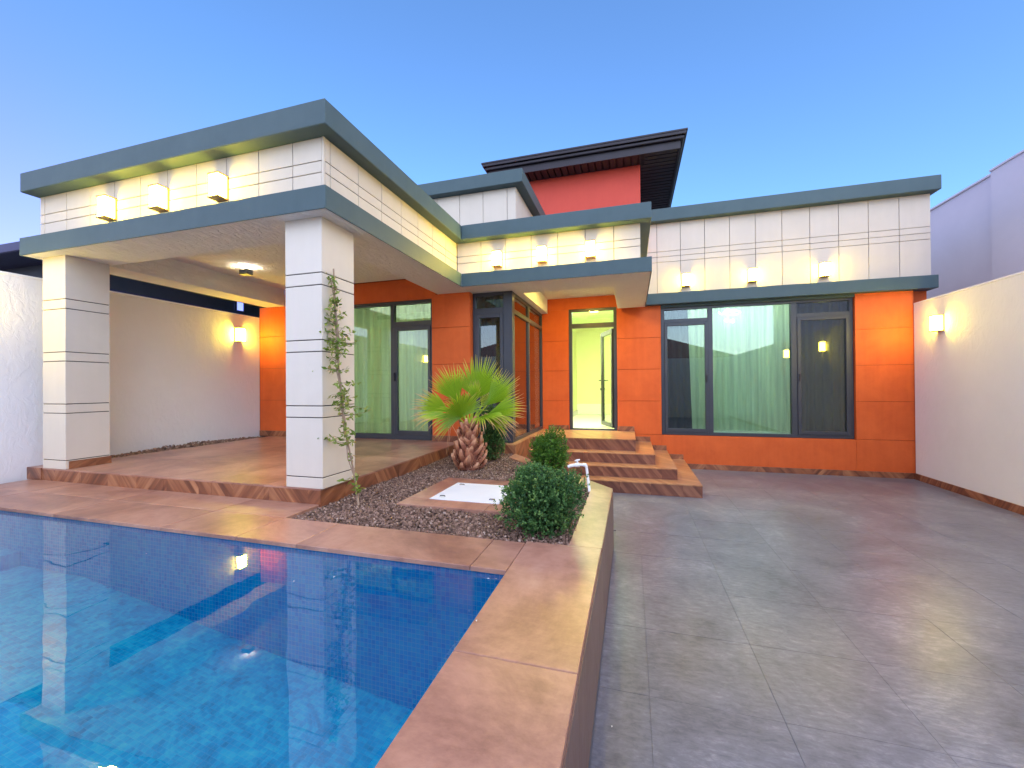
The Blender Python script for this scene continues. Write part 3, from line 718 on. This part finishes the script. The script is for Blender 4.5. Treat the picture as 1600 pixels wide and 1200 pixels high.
def curtain(name, axis, a0, a1, c, z0, z1, mat, amp=.03, wl=.13, label=None, cat='curtain', group=None, seed=0, taper=0):
    r = random.Random(seed); n = int((a1-a0)/.012); v, f = [], []; ph = 0; offs = []
    for i in range(n+1):
        ph += .012/wl*2*math.pi*r.uniform(.6, 1.4); offs.append(amp*math.sin(ph)*r.uniform(.75, 1.1))
    nz = 6
    for kz in range(nz+1):
        z = z0+(z1-z0)*kz/nz; s = 1-.25*kz/nz; sh = taper*(1-kz/nz)
        for i in range(n+1):
            a = a0+(a1-a0)*i/n + sh*(i/n)
            v.append((a, c+offs[i]*s, z) if axis == 'Y' else (c+offs[i]*s, a, z))
    for kz in range(nz):
        for i in range(n):
            b = kz*(n+1)+i; f.append((b, b+1, b+n+2, b+n+1))
    cx_, cy_ = ((a0+a1)/2, c) if axis == 'Y' else (c, (a0+a1)/2)
    v = [(p[0]-cx_, p[1]-cy_, p[2]-z0) for p in v]
    me = mesh(name, v, f, M[mat], True)
    o = link(name, me, None, (cx_, cy_, z0)); sd = o.modifiers.new('thick', 'SOLIDIFY'); sd.thickness = .003
    return reg(o, name, label, cat, group)
curtain('sheer_curtain', 'Y', .95, 3.45, 8.50, -.86, 1.6, 'sheer', label='pale green sheer curtain across the wide window of the right wing', seed=1)
curtain('dark_curtain', 'Y', .40, 1.02, 8.36, -.86, 1.6, 'dark_curtain', label='dark curtain behind the left casement of the wide window', group=None, seed=2, taper=.07)
curtain('dark_curtain', 'Y', 2.72, 3.65, 8.36, -.86, 1.6, 'dark_curtain', label='dark curtain behind the right casement, beside the boundary wall', seed=3)
curtain('sheer_curtain', 'Y', -6.1, -2.95, 6.20, -.86, 1.6, 'sheer_olive', label='olive sheer curtain behind the glazing under the portico', seed=4, wl=.17)
curtain('dark_curtain', 'Y', -2.42, -1.93, 6.12, -.86, 1.6, 'dark_curtain', label='dark curtain added to darken the inside of the narrow front light of the glazed bay', seed=5)  # added sheet, stands in for the dark interior behind this pane
curtain('sheer_curtain', 'Y', -1.96, -1.84, 6.14, -.86, 1.6, 'sheer', label='strip of pale curtain at the edge of the bay front light', seed=6)
curtain('dark_curtain', 'X', 6.15, 8.1, -1.90, -.86, 1.6, 'dark_curtain', label='dark curtain added to darken the inside behind the long side light of the bay', seed=7)  # added so that the side glass has a dark inside behind it

# chandelier seen through the sheer
ch = empty('chandelier', (1.76, 8.42, 1.60), 'white looping led chandelier with two globes behind the wide window', 'chandelier')
lp = [(1.80+.135*math.cos(a), 8.42+.05*math.sin(a), 1.335+.05*math.sin(a)) for a in [i*math.pi/14 for i in range(25)]]
v, f = tube_geo(lp, .010); reg(link('led_loop', mesh('led_loop', v, f, M['chandelier'], True), ch), 'led_loop')
lp = [(1.57+.24*i/12, 8.41, 1.36-.05*math.sin(i*.62)) for i in range(13)]
v, f = tube_geo(lp, .010); reg(link('led_loop', mesh('led_loop', v, f, M['chandelier'], True), ch), 'led_loop')
v, f = tube_geo([(1.76, 8.42, 1.60), (1.76, 8.42, 1.22)], .004); reg(link('rod', mesh('rod', v, f, M['bracket']), ch), 'rod')
def sphere(name, c, r, mat, parent, sc_=(1, 1, 1), sub=2):
    bm = bmesh.new(); bmesh.ops.create_icosphere(bm, subdivisions=sub, radius=r)
    me = bpy.data.meshes.new(name); bm.to_mesh(me); bm.free(); me.materials.append(M[mat]); me.polygons.foreach_set('use_smooth', [True]*len(me.polygons))
    o = link(name, me, parent, c); o.scale = sc_; return reg(o, name)
sphere('globe', (1.70, 8.42, 1.20), .033, 'chandelier', ch); sphere('globe', (1.80, 8.42, 1.18), .036, 'chandelier', ch)

# ================================================================== BOUNDARIES AND NEIGHBOURS
rw = empty('boundary_wall', (X1+.1, 2, H), 'white stucco boundary wall along the right side of the grey courtyard', 'wall')
box('wall_body', (X1, X1+.2, YB, 8.10, H-.1, 1.255), 'wall_stucco', rw); box('coping', (X1-.004, X1+.23, YB, 8.101, 1.2555, 1.285), 'wall_stucco', rw, .005)
y = 8.11
while y > -4.5:
    a = max(y-.6, -4.58); box('skirting_tile', (X1-.012, X1-.0005, a+.0006, y-.0006, H+.0008, H+.10), 'herring', rw); y = a
lwl = empty('boundary_wall', (X0-.1, 2, H), 'white stucco boundary wall behind the portico columns, left of the pool', 'wall')
box('wall_body', (X0-.2, X0, YB, 5.845, H-.1, 1.255), 'wall_stucco', lwl); box('coping', (X0-.23, X0+.004, YB, 5.846, 1.2555, 1.285), 'wall_stucco', lwl, .005)
bw = empty('boundary_wall', (0, YB, H), 'white stucco wall at the far end behind the viewer, seen only in the glass', 'wall')
box('wall_body', (X0-.2, X1+.2, YB-.2, YB-.002, H-.1, 1.25), 'wall_stucco', bw); box('coping', (X0-.2, X1+.2, YB-.22, YB, 1.2505, 1.28), 'wall_stucco', bw)

nr = empty('neighbour_building', (7.5, 6, H), 'tall plain lavender white building rising behind the right boundary wall', 'building')
box('wall', (6.0, 10, -4, 9.12, H, 3.65), 'neighbour_white', nr); box('wall', (6.12, 10, 9.1205, 18, H, 3.649), 'neighbour_white', nr)
box('roof_coping', (5.98, 10.02, -4.02, 9.125, 3.651, 3.69), 'neighbour_white', nr, .005); box('roof_coping', (6.09, 10.02, 9.13, 18.02, 3.65, 3.688), 'neighbour_white', nr, .005)
nl = empty('neighbour_house', (-9.5, 6, H), 'slate blue house with flat overhanging roof behind the left boundary wall', 'house')
box('wall', (-13, -7.2, 3.6, 12, H, 1.74), 'slate', nl)
box('roof', (-13.6, -6.95, 3.15, 12.5, 1.741, 1.86), 'neighbour_roof', nl, .01)
box('wall_board', (-7.1995, -7.18, 3.6, 12, 1.38, 1.45), 'neighbour_roof', nl)
M['blue_glow'] = emit('blue lit window', (.22, .28, .95), .9)
wn_ = boxes('window', [(-7.18, -7.15, 5.93, 5.95, 1.47, 1.66), (-7.18, -7.15, 6.09, 6.11, 1.47, 1.66), (-7.18, -7.15, 5.95, 6.09, 1.47, 1.485), (-7.18, -7.15, 5.95, 6.09, 1.645, 1.66)], 'frame', nl)
box('pane', (-7.178, -7.165, 5.951, 6.089, 1.486, 1.644), 'blue_glow', wn_)
# house behind the viewer, reflected in the glazing
nb = empty('rear_house', (-3, -12, H), 'low white house with dark red hipped roof behind the viewer', 'house')
box('wall', (-9, 5, -16, -8.5, H, 1.5), 'neighbour_white', nb)
rv = [(-9.6, -16.5, 1.5), (5.6, -16.5, 1.5), (5.6, -8, 1.5), (-9.6, -8, 1.5), (-5.5, -12.2, 3.3), (1.5, -12.2, 3.3)]
reg(link('roof', mesh('roof', rv, [(0, 1, 5, 4), (1, 2, 5), (2, 3, 4, 5), (3, 0, 4), (3, 2, 1, 0)], M['red_roof']), nb), 'roof')

# ================================================================== LAMPS
def wall_lamp(loc, rz, label, group, s=1.0):
    """canonical lamp faces -Y with its back plate at y=0"""
    o = empty('wall_lamp', loc, label, 'wall lamp', group, rz=rz)
    W_, D_, Hh = .065*s, .105*s, .225*s
    local_boxes('bracket', [(-W_, W_, -.012, 0, -.0, Hh), (-W_, W_, -D_, -.0125, 0, .012), (-W_, W_, -D_, -.0125, Hh-.012, Hh)], 'bracket', o, .0015)
    local_boxes('diffuser', [(-W_*.86, W_*.86, -D_*.93, -.016, .0125, Hh-.0125)], 'lamp', o, .003)
    return o
gp = 'box lamps on the portico parapet'
for x, l in ((-5.12, 'leftmost'), (-4.38, 'middle'), (-3.62, 'rightmost')):
    wall_lamp((x, 2.879, 1.735), 0, l+' of the three lit box lamps on the front of the portico parapet', gp)
gp = 'box lamps on the entrance canopy'
for x, l in ((-1.85, 'leftmost'), (-1.19, 'middle'), (-.52, 'rightmost')):
    wall_lamp((x, 5.639, 1.725), 0, l+' of the three lit box lamps above the entrance canopy', gp)
gp = 'box lamps on the right wing parapet'
for x, l in ((.97, 'leftmost'), (2.05, 'middle'), (3.13, 'rightmost')):
    wall_lamp((x, 8.119, 1.80), 0, l+' of the three lit box lamps above the wide window', gp, 1.05)
wall_lamp((X1-.001, 7.50, .76), R(-90), 'lit box lamp on the white right boundary wall', None, 1.05)
wall_lamp((X0+.001, 5.42, .80), R(90), 'lit box lamp on the left wall inside the portico', None, 1.05)
wall_lamp((X0+.001, 2.22, .80), R(90), 'lit box lamp on the left wall in front of the portico, second from the house', None, 1.05)
wall_lamp((X0+.001, -.10, .80), R(90), 'lit box lamp on the left wall beside the pool, third from the house', None, 1.05)
wall_lamp((X1-.001, 5.20, .76), R(-90), 'second box lamp on the right wall, mirrored in the right casement', None, 1.05)
wall_lamp((X1-.001, 2.90, .76), R(-90), 'third box lamp on the right wall, mirrored beside the mullion', None, 1.05)
cl = empty('ceiling_lamp', (-.82, 6.85, 1.75), 'round lit ceiling lamp under the entrance canopy', 'ceiling lamp')
def disc(name, c, r, h, mat, parent, seg=32):
    v, f = tube_geo([(c[0], c[1], c[2]), (c[0], c[1], c[2]+h)], r, seg); return reg(link(name, mesh(name, v, f, M[mat]), parent), name)
disc('rim', (-.82, 6.85, 1.727), .15, .0225, 'white_plastic', cl); disc('diffuser', (-.82, 6.85, 1.712), .135, .0145, 'disc', cl)
pl = empty('ceiling_lamp', (-5.3, 4.55, 1.75), 'small rectangular spot lamp on the stucco ceiling of the portico', 'ceiling lamp')
boxes('housing', [(-5.37, -5.23, 4.50, 4.515, 1.63, 1.7), (-5.37, -5.23, 4.585, 4.60, 1.63, 1.7), (-5.37, -5.355, 4.5155, 4.5845, 1.63, 1.7), (-5.245, -5.23, 4.5155, 4.5845, 1.63, 1.7), (-5.355, -5.245, 4.5155, 4.5845, 1.63, 1.64), (-5.31, -5.29, 4.54, 4.56, 1.64, 1.75)], 'frame', pl)
boxes('glow_lens', [(-5.352, -5.315, 4.518, 4.582, 1.66, 1.695), (-5.285, -5.248, 4.518, 4.582, 1.66, 1.695)], 'ceiling_glow', pl)

# ================================================================== PLANTER THINGS
# inspection cover
sx0, sx1, sy0, sy1 = SLAB
cv = empty('inspection_cover', ((sx0+sx1)/2, (sy0+sy1)/2, DK), 'white square inspection cover in a terracotta tiled frame set in the gravel', 'cover')
zc = DK+.006
for b in ((sx0, sx1-.26, sy0, sy0+.20), (sx1-.258, sx1, sy0, sy0+.20), (sx0, sx1, sy1-.20, sy1), (sx0, sx0+.20, sy0+.202, sy1-.202), (sx1-.20, sx1, sy0+.202, sy1-.202)):
    box('frame_tile', (b[0]+.001, b[1]-.001, b[2]+.001, b[3]-.001, zc-.05, zc+.0), 'deck_tile', cv, .002)
M['cover'] = paint('white composite lid', (.66, .70, .76), (.72, .75, .80), .45, 3)
lid = box('lid', (sx0+.204, sx1-.204, sy0+.204, sy1-.204, zc-.04, zc+.004), 'cover', cv, .003)
for x in (sx0+.29, sx1-.29):
    for y in (sy0+.29, sy1-.29):
        v, f = tube_geo([(x-.025, y, zc+.004), (x-.02, y, zc+.012), (x+.02, y, zc+.012), (x+.025, y, zc+.004)], .004)
        reg(link('lifting_ring', mesh('lifting_ring', v, f, M['frame']), cv), 'lifting_ring')

# leaves helper
def leaf_cloud(name, P, Dn, L, W, mat, parent, tones, fold=.25):
    """one leaf = two folded quads; P base points, Dn unit directions"""
    n = len(P); P = np.asarray(P); Dn = np.asarray(Dn); Dn = Dn/np.linalg.norm(Dn, axis=1)[:, None]
    rnd = rng.normal(size=(n, 3)); S_ = np.cross(Dn, rnd); S_ /= np.linalg.norm(S_, axis=1)[:, None]; Nn = np.cross(Dn, S_)
    L = np.asarray(L)[:, None]; W = np.asarray(W)[:, None]
    a = P; t_ = P+Dn*L; m1 = P+Dn*L*.5
    l = m1+S_*W+Nn*W*fold; r = m1-S_*W+Nn*W*fold
    V = np.stack([a, l, t_, r], 1).reshape(-1, 3)
    F = (np.array([[0, 1, 2], [0, 2, 3]])[None]+np.arange(n)[:, None, None]*4).reshape(-1, 3)
    me = bpy.data.meshes.new(name); me.vertices.add(len(V)); me.vertices.foreach_set('co', V.reshape(-1)); me.loops.add(len(F)*3)
    me.loops.foreach_set('vertex_index', F.reshape(-1)); me.polygons.add(len(F)); me.polygons.foreach_set('loop_start', np.arange(len(F))*3); me.update(calc_edges=True)
    me.materials.append(M[mat]); set_tone(me, np.repeat(tones, 4)); return reg(link(name, me, parent), name)
def shrub(c, r, h, nl, mat, label, group, leafl=.018, boxy=2.6, lumps=9, taper=.0):
    o = empty('boxwood_shrub', c, label, 'shrub', group)
    ctr = np.array([c[0], c[1], c[2]+h*.52])
    # sprigs: twigs start inside and end at the lumpy outline
    ns = nl//12; dirs = rng.normal(size=(ns, 3)); dirs[:, 2] = dirs[:, 2]*.95+.12; dirs /= np.linalg.norm(dirs, axis=1)[:, None]
    lum = rng.normal(size=(lumps, 3)); lum /= np.linalg.norm(lum, axis=1)[:, None]
    amp = 1+.16*np.sum(np.maximum(0, dirs@lum.T-.75)*4*rng.choice([-1, 1], lumps), 1)*1.0
    e = (np.abs(dirs)**boxy).sum(1)**(1/boxy)
    rad = np.stack([np.full(ns, r), np.full(ns, r), np.full(ns, h*.5)], 1)
    tp = 1-taper*np.clip(dirs[:, 2], 0, 1)[:, None]*np.array([1, 1, 0])
    depth = 1-rng.random(ns)**2.2*.75
    tips = ctr+dirs/e[:, None]*rad*(amp*depth*np.where(rng.random(ns) < .12, rng.uniform(1.04, 1.16, ns), rng.uniform(.86, 1.05, ns)))[:, None]*tp
    P, D_, Ls, Ws, T = [], [], [], [], []
    for i in range(ns):
        dd = dirs[i]*.6+np.array([0, 0, .55])+rng.normal(size=3)*.3; dd /= np.linalg.norm(dd)
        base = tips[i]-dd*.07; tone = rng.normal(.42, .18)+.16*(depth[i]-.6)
        for k in range(12):
            s = k/11; p = base+dd*.07*s; q = rng.normal(size=3); q -= dd*q.dot(dd); q /= np.linalg.norm(q)
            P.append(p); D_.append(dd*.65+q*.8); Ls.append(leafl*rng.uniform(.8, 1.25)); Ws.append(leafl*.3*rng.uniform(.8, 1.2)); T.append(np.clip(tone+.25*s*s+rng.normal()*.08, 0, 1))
    leaf_cloud('foliage', P, D_, Ls, Ws, mat, o, np.array(T))
    st = []
    for i in range(46):
        k = rng.integers(ns); t_ = tips[k]; b_ = np.array([c[0], c[1], c[2]])+rng.normal(size=3)*np.array([.02, .02, 0])
        mid = (b_*.5+t_*.5)+np.array([0, 0, .03]); st.append(tube_geo([b_, mid, t_], [.006, .004, .0015], 4))
    v, f = join_geo(st); reg(link('stem', mesh('stem', v, f, M['stem']), o), 'stem')
    return o
gp = 'boxwood shrubs in the gravel bed'
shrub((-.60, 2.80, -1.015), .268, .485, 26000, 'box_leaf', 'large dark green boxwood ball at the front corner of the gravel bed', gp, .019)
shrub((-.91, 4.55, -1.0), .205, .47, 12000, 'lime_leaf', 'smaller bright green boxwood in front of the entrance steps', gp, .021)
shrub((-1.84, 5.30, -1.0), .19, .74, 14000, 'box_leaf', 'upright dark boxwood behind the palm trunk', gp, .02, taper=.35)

# palm --------------------------------------------------------------------
palm = empty('fan_palm', (-1.90, 4.62, -1.0), 'young fan palm with shaggy pinkish trunk in the gravel bed', 'palm tree')
pc = Vector((-1.90, 4.62, -1.01))
def trunk_r(t): return .130+.030*math.sin(min(t, .45)*math.pi/.9*1.6)-.10*max(0, t-.30)/.70
v, f = tube_geo([pc+Vector((0, 0, .56*i/10)) for i in range(11)], [trunk_r(i/10)*.82 for i in range(11)], 14)
me = mesh('trunk', v, f, M['palm_bark'], True); set_tone(me, [.12]*len(v)); reg(link('trunk', me, palm), 'trunk')
kk = 0
for lev in range(9):
    t_ = lev/8.6; nb_ = 7 if lev < 6 else 6
    for i in range(nb_):
        a = i*2*math.pi/nb_+lev*.45+random.uniform(-.2, .2); r0 = trunk_r(t_)*.80; zz_ = .02+.53*t_
        dr = Vector((math.cos(a), math.sin(a), 0)); sd_ = Vector((-dr.y, dr.x, 0))
        L_ = random.uniform(.11, .19); out = random.uniform(.025, .065)+(.03 if lev < 2 else 0)
        lean = random.choice((-1, 1))*random.uniform(.5, 1.5)
        vs, fs, tn = [], [], []
        for k in range(5):
            s = k/4; wv_ = (.062*(1-s)**.8+.010)*random.uniform(.85, 1.1); o_ = out*math.sin(s*1.9)+(.02*s)
            c_ = pc+dr*(r0+o_)+Vector((0, 0, zz_+L_*s-.02))+sd_*(lean*.05*s)
            rr_ = Vector((0, 0, 0)); vs += [c_-sd_*wv_-dr*.012, c_+dr*.014, c_+sd_*wv_-dr*.012, c_-dr*.02]
            tone = .25+.6*s*random.uniform(.5, 1.1)+random.uniform(-.1, .1); tn += [tone-.1, tone+.08, tone-.1, .05]
        for k in range(4):
            for q in range(4):
                q2 = (q+1) % 4; fs.append((4*k+q, 4*k+q2, 4*k+4+q2, 4*k+4+q))
        fs.append((0, 3, 2, 1)); fs.append((16, 17, 18, 19))
        me = mesh('leaf_base', vs, fs, M['palm_bark']); set_tone(me, np.clip(tn, 0, 1)); reg(link('leaf_base', me, palm), 'leaf_base')
        kk += 1
# dry fibres round the foot
fb = []
for i in range(260):
    a = random.uniform(0, 2*math.pi); z_ = random.uniform(.0, .5); r_ = trunk_r(z_/.56)*.9
    p0 = pc+Vector((math.cos(a)*r_, math.sin(a)*r_, z_)); p1 = p0+Vector((math.cos(a+.5)*.05, math.sin(a+.5)*.05, random.uniform(-.06, .1)))
    fb.append(tube_geo([p0, (p0+p1)/2+Vector((0, 0, .01)), p1], [.003, .002, .001], 3))
v, f = join_geo(fb); me = mesh('fibre', v, f, M['palm_bark']); set_tone(me, [.7]*len(v)); reg(link('fibre', me, palm), 'fibre', kind='stuff')

def fan(hub0, hub, axis, normal, L, spread, nseg, droop, dry=0.0, cup=.12):
    """petiole from hub0 to hub; blade in the plane of axis and side, segments radiating"""
    axis = Vector(axis).normalized(); normal = Vector(normal); normal = (normal-axis*normal.dot(axis)).normalized(); side = axis.cross(normal)
    o = empty('palm_frond', hub0); o.parent = palm; o.location = Vector(hub0)-palm.location
    mid = (Vector(hub0)+Vector(hub))/2+Vector((0, 0, .03))
    v, f = tube_geo([hub0, mid, hub], [.018, .012, .009], 6); me = mesh('petiole', v, f, M['palm_leaf'], True); set_tone(me, [.55]*len(v)); reg(link('petiole', me, o), 'petiole')
    V, F, T = [], [], []
    for i in range(nseg):
        u = -1+2*(i+.5)/nseg; th = u*R(spread); dth = R(spread)/nseg
        Ls = L*(1-.22*abs(u)**2)*random.uniform(.93, 1.05); fr_ = random.uniform(.52, .66); pr = None
        tw = random.uniform(-.05, .05); dr_l = droop*random.uniform(.5, 1.7)
        n0 = len(V)
        for k in range(8):
            s = k/7; ang = th+tw*max(0, s-fr_)*2
            dirv = axis*math.cos(ang)+side*math.sin(ang)
            w_ = s*Ls*math.tan(dth)*1.02 if s < fr_ else fr_*Ls*math.tan(dth)*(1-((s-fr_)/(1-fr_))**1.1)
            wd_ = (axis*-math.sin(ang)+side*math.cos(ang))*max(w_, .0006)
            sag = Vector((0, 0, -1))*(dr_l*max(0, s-.35)**2*L) + normal*(cup*L*s*s*(abs(u)**1.5))
            c_ = Vector(hub)+dirv*(Ls*s)+sag
            rid = normal*(w_*1.1)
            V += [c_-wd_, c_+rid, c_+wd_]
            base_t = .2+.2*s+random.uniform(-.04, .04); tip = max(0, (s-.62)/.38)
            tt_ = base_t+tip*random.uniform(.35, .75)+dry*s*s*random.uniform(.4, 1.1)
            T += [tt_+.16, tt_-.16, tt_-.05]  # fold shading put into the tone: one flank lighter, ridge darker
        for k in range(7):
            b = n0+3*k; F += [(b, b+1, b+4, b+3), (b+1, b+2, b+5, b+4)]
    me = mesh('blade', V, F, M['palm_leaf']); set_tone(me, np.clip(T, 0, 1)); reg(link('blade', me, o), 'blade')
top = pc+Vector((0, 0, .56))
def A(x, y, z): return Vector((x, y, z))
# hub offset from crown, axis, normal, length
fans = [
 (A(.04, .14, .32), A(.10, .15, 1), A(.05, -1, .12), .60, 58, 34, .03, .0),
 (A(-.17, .06, .27), A(-.50, -.02, .95), A(.55, -1, .1), .58, 36, 20, .05, .12),
 (A(.22, .08, .24), A(.72, .10, .80), A(-.5, -1, .1), .58, 36, 20, .05, .12),
 (A(-.27, -.04, .17), A(-1, -.2, .38), A(.25, -.9, .5), .54, 34, 20, .18, .75),
 (A(.28, -.04, .14), A(1, -.2, .20), A(-.2, -.8, .65), .58, 38, 22, .20, .40),
 (A(-.02, -.20, .10), A(-.05, -.72, .75), A(0, -.75, .7), .46, 98, 46, .30, .0),
 (A(.18, -.12, .10), A(.80, -.65, .10), A(.1, -.3, .9), .52, 46, 22, .50, .45),
 (A(-.18, -.12, .10), A(-.85, -.60, .12), A(-.1, -.3, .9), .54, 46, 22, .45, .40),
 (A(.10, .20, .22), A(.50, .75, .50), A(0, -.4, 1), .46, 50, 22, .2, .0),
 (A(-.12, .20, .22), A(-.50, .75, .50), A(0, -.4, 1), .46, 50, 22, .2, .0),
 (A(.07, -.02, .28), A(.30, -.30, 1), A(-.4, -1, -.2), .32, 30, 14, .02, .35),
 (A(.20, .04, .08), A(.98, .15, -.15), A(0, -.5, .8), .46, 40, 18, .55, .8),
]
for h_, ax_, nr_, L_, sp_, ns_, dp_, dry_ in fans:
    fan(top+A(h_.x*.15, h_.y*.15, -.03), top+h_*.92, ax_, nr_, L_*.93, sp_, ns_, dp_, dry_)
hang = []
for p0, p1 in (((-.22, -.1, .12), (-.24, -.14, -.36)), ((-.20, -.1, .12), (-.21, -.16, -.33)), ((-.18, -.12, .0), (-.02, -.22, -.22)), ((-.08, -.14, .12), (-.17, -.2, -.08)), ((.2, -.1, .12), (.36, -.16, -.02)), ((.24, -.1, .14), (.47, -.2, .0))):
    a, b_ = top+A(*p0), top+A(*p1); hang.append(tube_geo([a, (a+b_)/2+A(.01, 0, .01), b_], [.004, .003, .001], 4))
v, f = join_geo(hang); me = mesh('dry_strand', v, f, M['palm_leaf']); set_tone(me, [.97]*len(v)); reg(link('dry_strand', me, palm), 'dry_strand')

# climber on its stake --------------------------------------------------------
vn = empty('climbing_plant', (-2.26, 3.0, -1.0), 'thin leafy climber tied to a stake against the front right column', 'climbing plant')
stk = [(-2.385, 2.985, -.40), (-2.44, 2.985, .10), (-2.475, 2.985, .60), (-2.492, 2.985, 1.04)]
v, f = tube_geo(stk, [.009, .008, .008, .007], 6); reg(link('stake', mesh('stake', v, f, M['wood']), vn), 'stake')
main = [Vector(p) for p in [(-2.26, 3.0, -1.02), (-2.285, 2.995, -.80), (-2.33, 2.99, -.60), (-2.37, 2.97, -.35), (-2.40, 2.98, -.1), (-2.43, 2.965, .2), (-2.45, 2.985, .45), (-2.46, 2.97, .7), (-2.485, 2.975, .95)]]
v, f = tube_geo(main, [.010, .009, .008, .007, .006, .006, .005, .004, .003], 6)
m2 = [p+Vector((.018*math.sin(i*2.1), .02*math.cos(i*2.1)-.01, 0)) for i, p in enumerate(main)]
v2, f2 = tube_geo(m2, .005, 5); v, f = join_geo([(v, f), (v2, f2)])
reg(link('stem', mesh('stem', v, f, M['wood'], True), vn), 'stem')
P, D_, Ls, Ws, T = [], [], [], [], []; tw = []
lv = [(.90, 6, .05, .04), (.76, 8, .06, .05), (.63, 7, .06, .06), (.52, 8, .07, .10), (.43, 9, .09, .20), (.36, 9, .08, .22), (.26, 8, .12, .10), (.20, 5, .20, .05), (.10, 5, .05, .12), (.0, 6, .07, .18),
      (-.08, 7, .10, .12), (-.18, 7, .10, .22), (-.25, 6, .08, .25), (-.33, 5, .06, .12), (-.44, 6, .22, .16), (-.50, 5, .22, .08), (-.64, 2, .04, .05), (-.82, 5, .15, .12), (-.90, 4, .16, .04)]
def on_main(z):
    for a, b_ in zip(main[:-1], main[1:]):
        if a.z <= z <= b_.z: return a.lerp(b_, (z-a.z)/(b_.z-a.z))
    return main[-1].copy()
for z0_, nt_, lx, rx in lv:
    for i in range(max(2, int(nt_*.75))):
        b0 = on_main(z0_+random.uniform(-.05, .05)); dx = random.choice((-lx, rx, rx))*random.uniform(.25, 1.15); e = b0+Vector((dx, random.uniform(-.10, .03), random.uniform(-.02, .08)))
        tw.append(tube_geo([b0, (b0+e)/2+Vector((0, 0, .015)), e], [.0028, .0022, .001], 4))
        nl_ = 6+int(abs(dx)*34)
        for k in range(nl_):
            s = (k+1)/nl_; p = b0.lerp(e, s); q = Vector((random.gauss(dx*3, .6), random.gauss(-.3, .6), random.gauss(.0, .5))).normalized()
            P.append(p); D_.append(q); Ls.append(random.uniform(.036, .062)); Ws.append(random.uniform(.009, .014)); T.append(min(1, max(0, random.gauss(.5, .22))))
leaf_cloud('foliage', [tuple(p) for p in P], [tuple(p) for p in D_], Ls, Ws, 'vine_leaf', vn, np.array(T))
v, f = join_geo(tw); reg(link('twig', mesh('twig', v, f, M['wood']), vn), 'twig', kind='stuff')

# garden tap ---------------------------------------------------------------
tp_ = empty('garden_tap', (-.40, 3.95, DK-.02), 'bent white plastic standpipe with a tap beside the boxwood ball', 'tap')
v, f = tube_geo([(-.395, 3.95, -1.02), (-.42, 3.95, -.80), (-.425, 3.95, -.772), (-.445, 3.95, -.757), (-.47, 3.95, -.757), (-.50, 3.95, -.76)], .013, 12)
reg(link('pipe', mesh('pipe', v, f, M['white_plastic'], True), tp_), 'pipe')
v, f = tube_geo([(-.425, 3.95, -.775), (-.43, 3.95, -.757), (-.455, 3.95, -.757)], .0165, 12); v1 = tube_geo([(-.49, 3.95, -.759), (-.53, 3.95, -.762)], .021, 12); v2 = tube_geo([(-.53, 3.95, -.762), (-.575, 3.95, -.772), (-.60, 3.95, -.782)], [.016, .016, .015], 12)
v, f = join_geo([(v, f), v1, v2]); reg(link('valve_body', mesh('valve_body', v, f, M['white_plastic']), tp_), 'valve_body')
v, f = join_geo([tube_geo([(-.51, 3.95, -.742), (-.51, 3.95, -.722)], .008, 8), tube_geo([(-.535, 3.95, -.722), (-.51, 3.95, -.716), (-.485, 3.95, -.708)], [.006, .010, .006], 8)])
reg(link('tap_handle', mesh('tap_handle', v, f, M['white_plastic']), tp_), 'tap_handle')

# bits blown onto the coping and the water
bits = []
for x, y, z in ((-.64, 1.62, DK), (-.72, 1.73, WL), (-.70, 2.06, WL), (-.74, 2.05, WL), (-1.55, 1.85, WL), (-1.72, 1.75, WL), (-2.9, 1.8, WL), (-.1, 1.9, H)):
    a = random.uniform(0, 6); c = Vector((x, y, z+.003)); u_ = Vector((math.cos(a), math.sin(a), 0))*random.uniform(.004, .008); w2 = Vector((-u_.y, u_.x, 0))*.6
    bits.append(([c-u_, c-w2+Vector((0, 0, .003)), c+u_, c+w2+Vector((0, 0, .004))], [(0, 1, 2, 3)]))
v, f = join_geo(bits); reg(link('fallen_petals', mesh('fallen_petals', v, f, M['white_plastic'])), 'fallen_petals', kind='stuff')
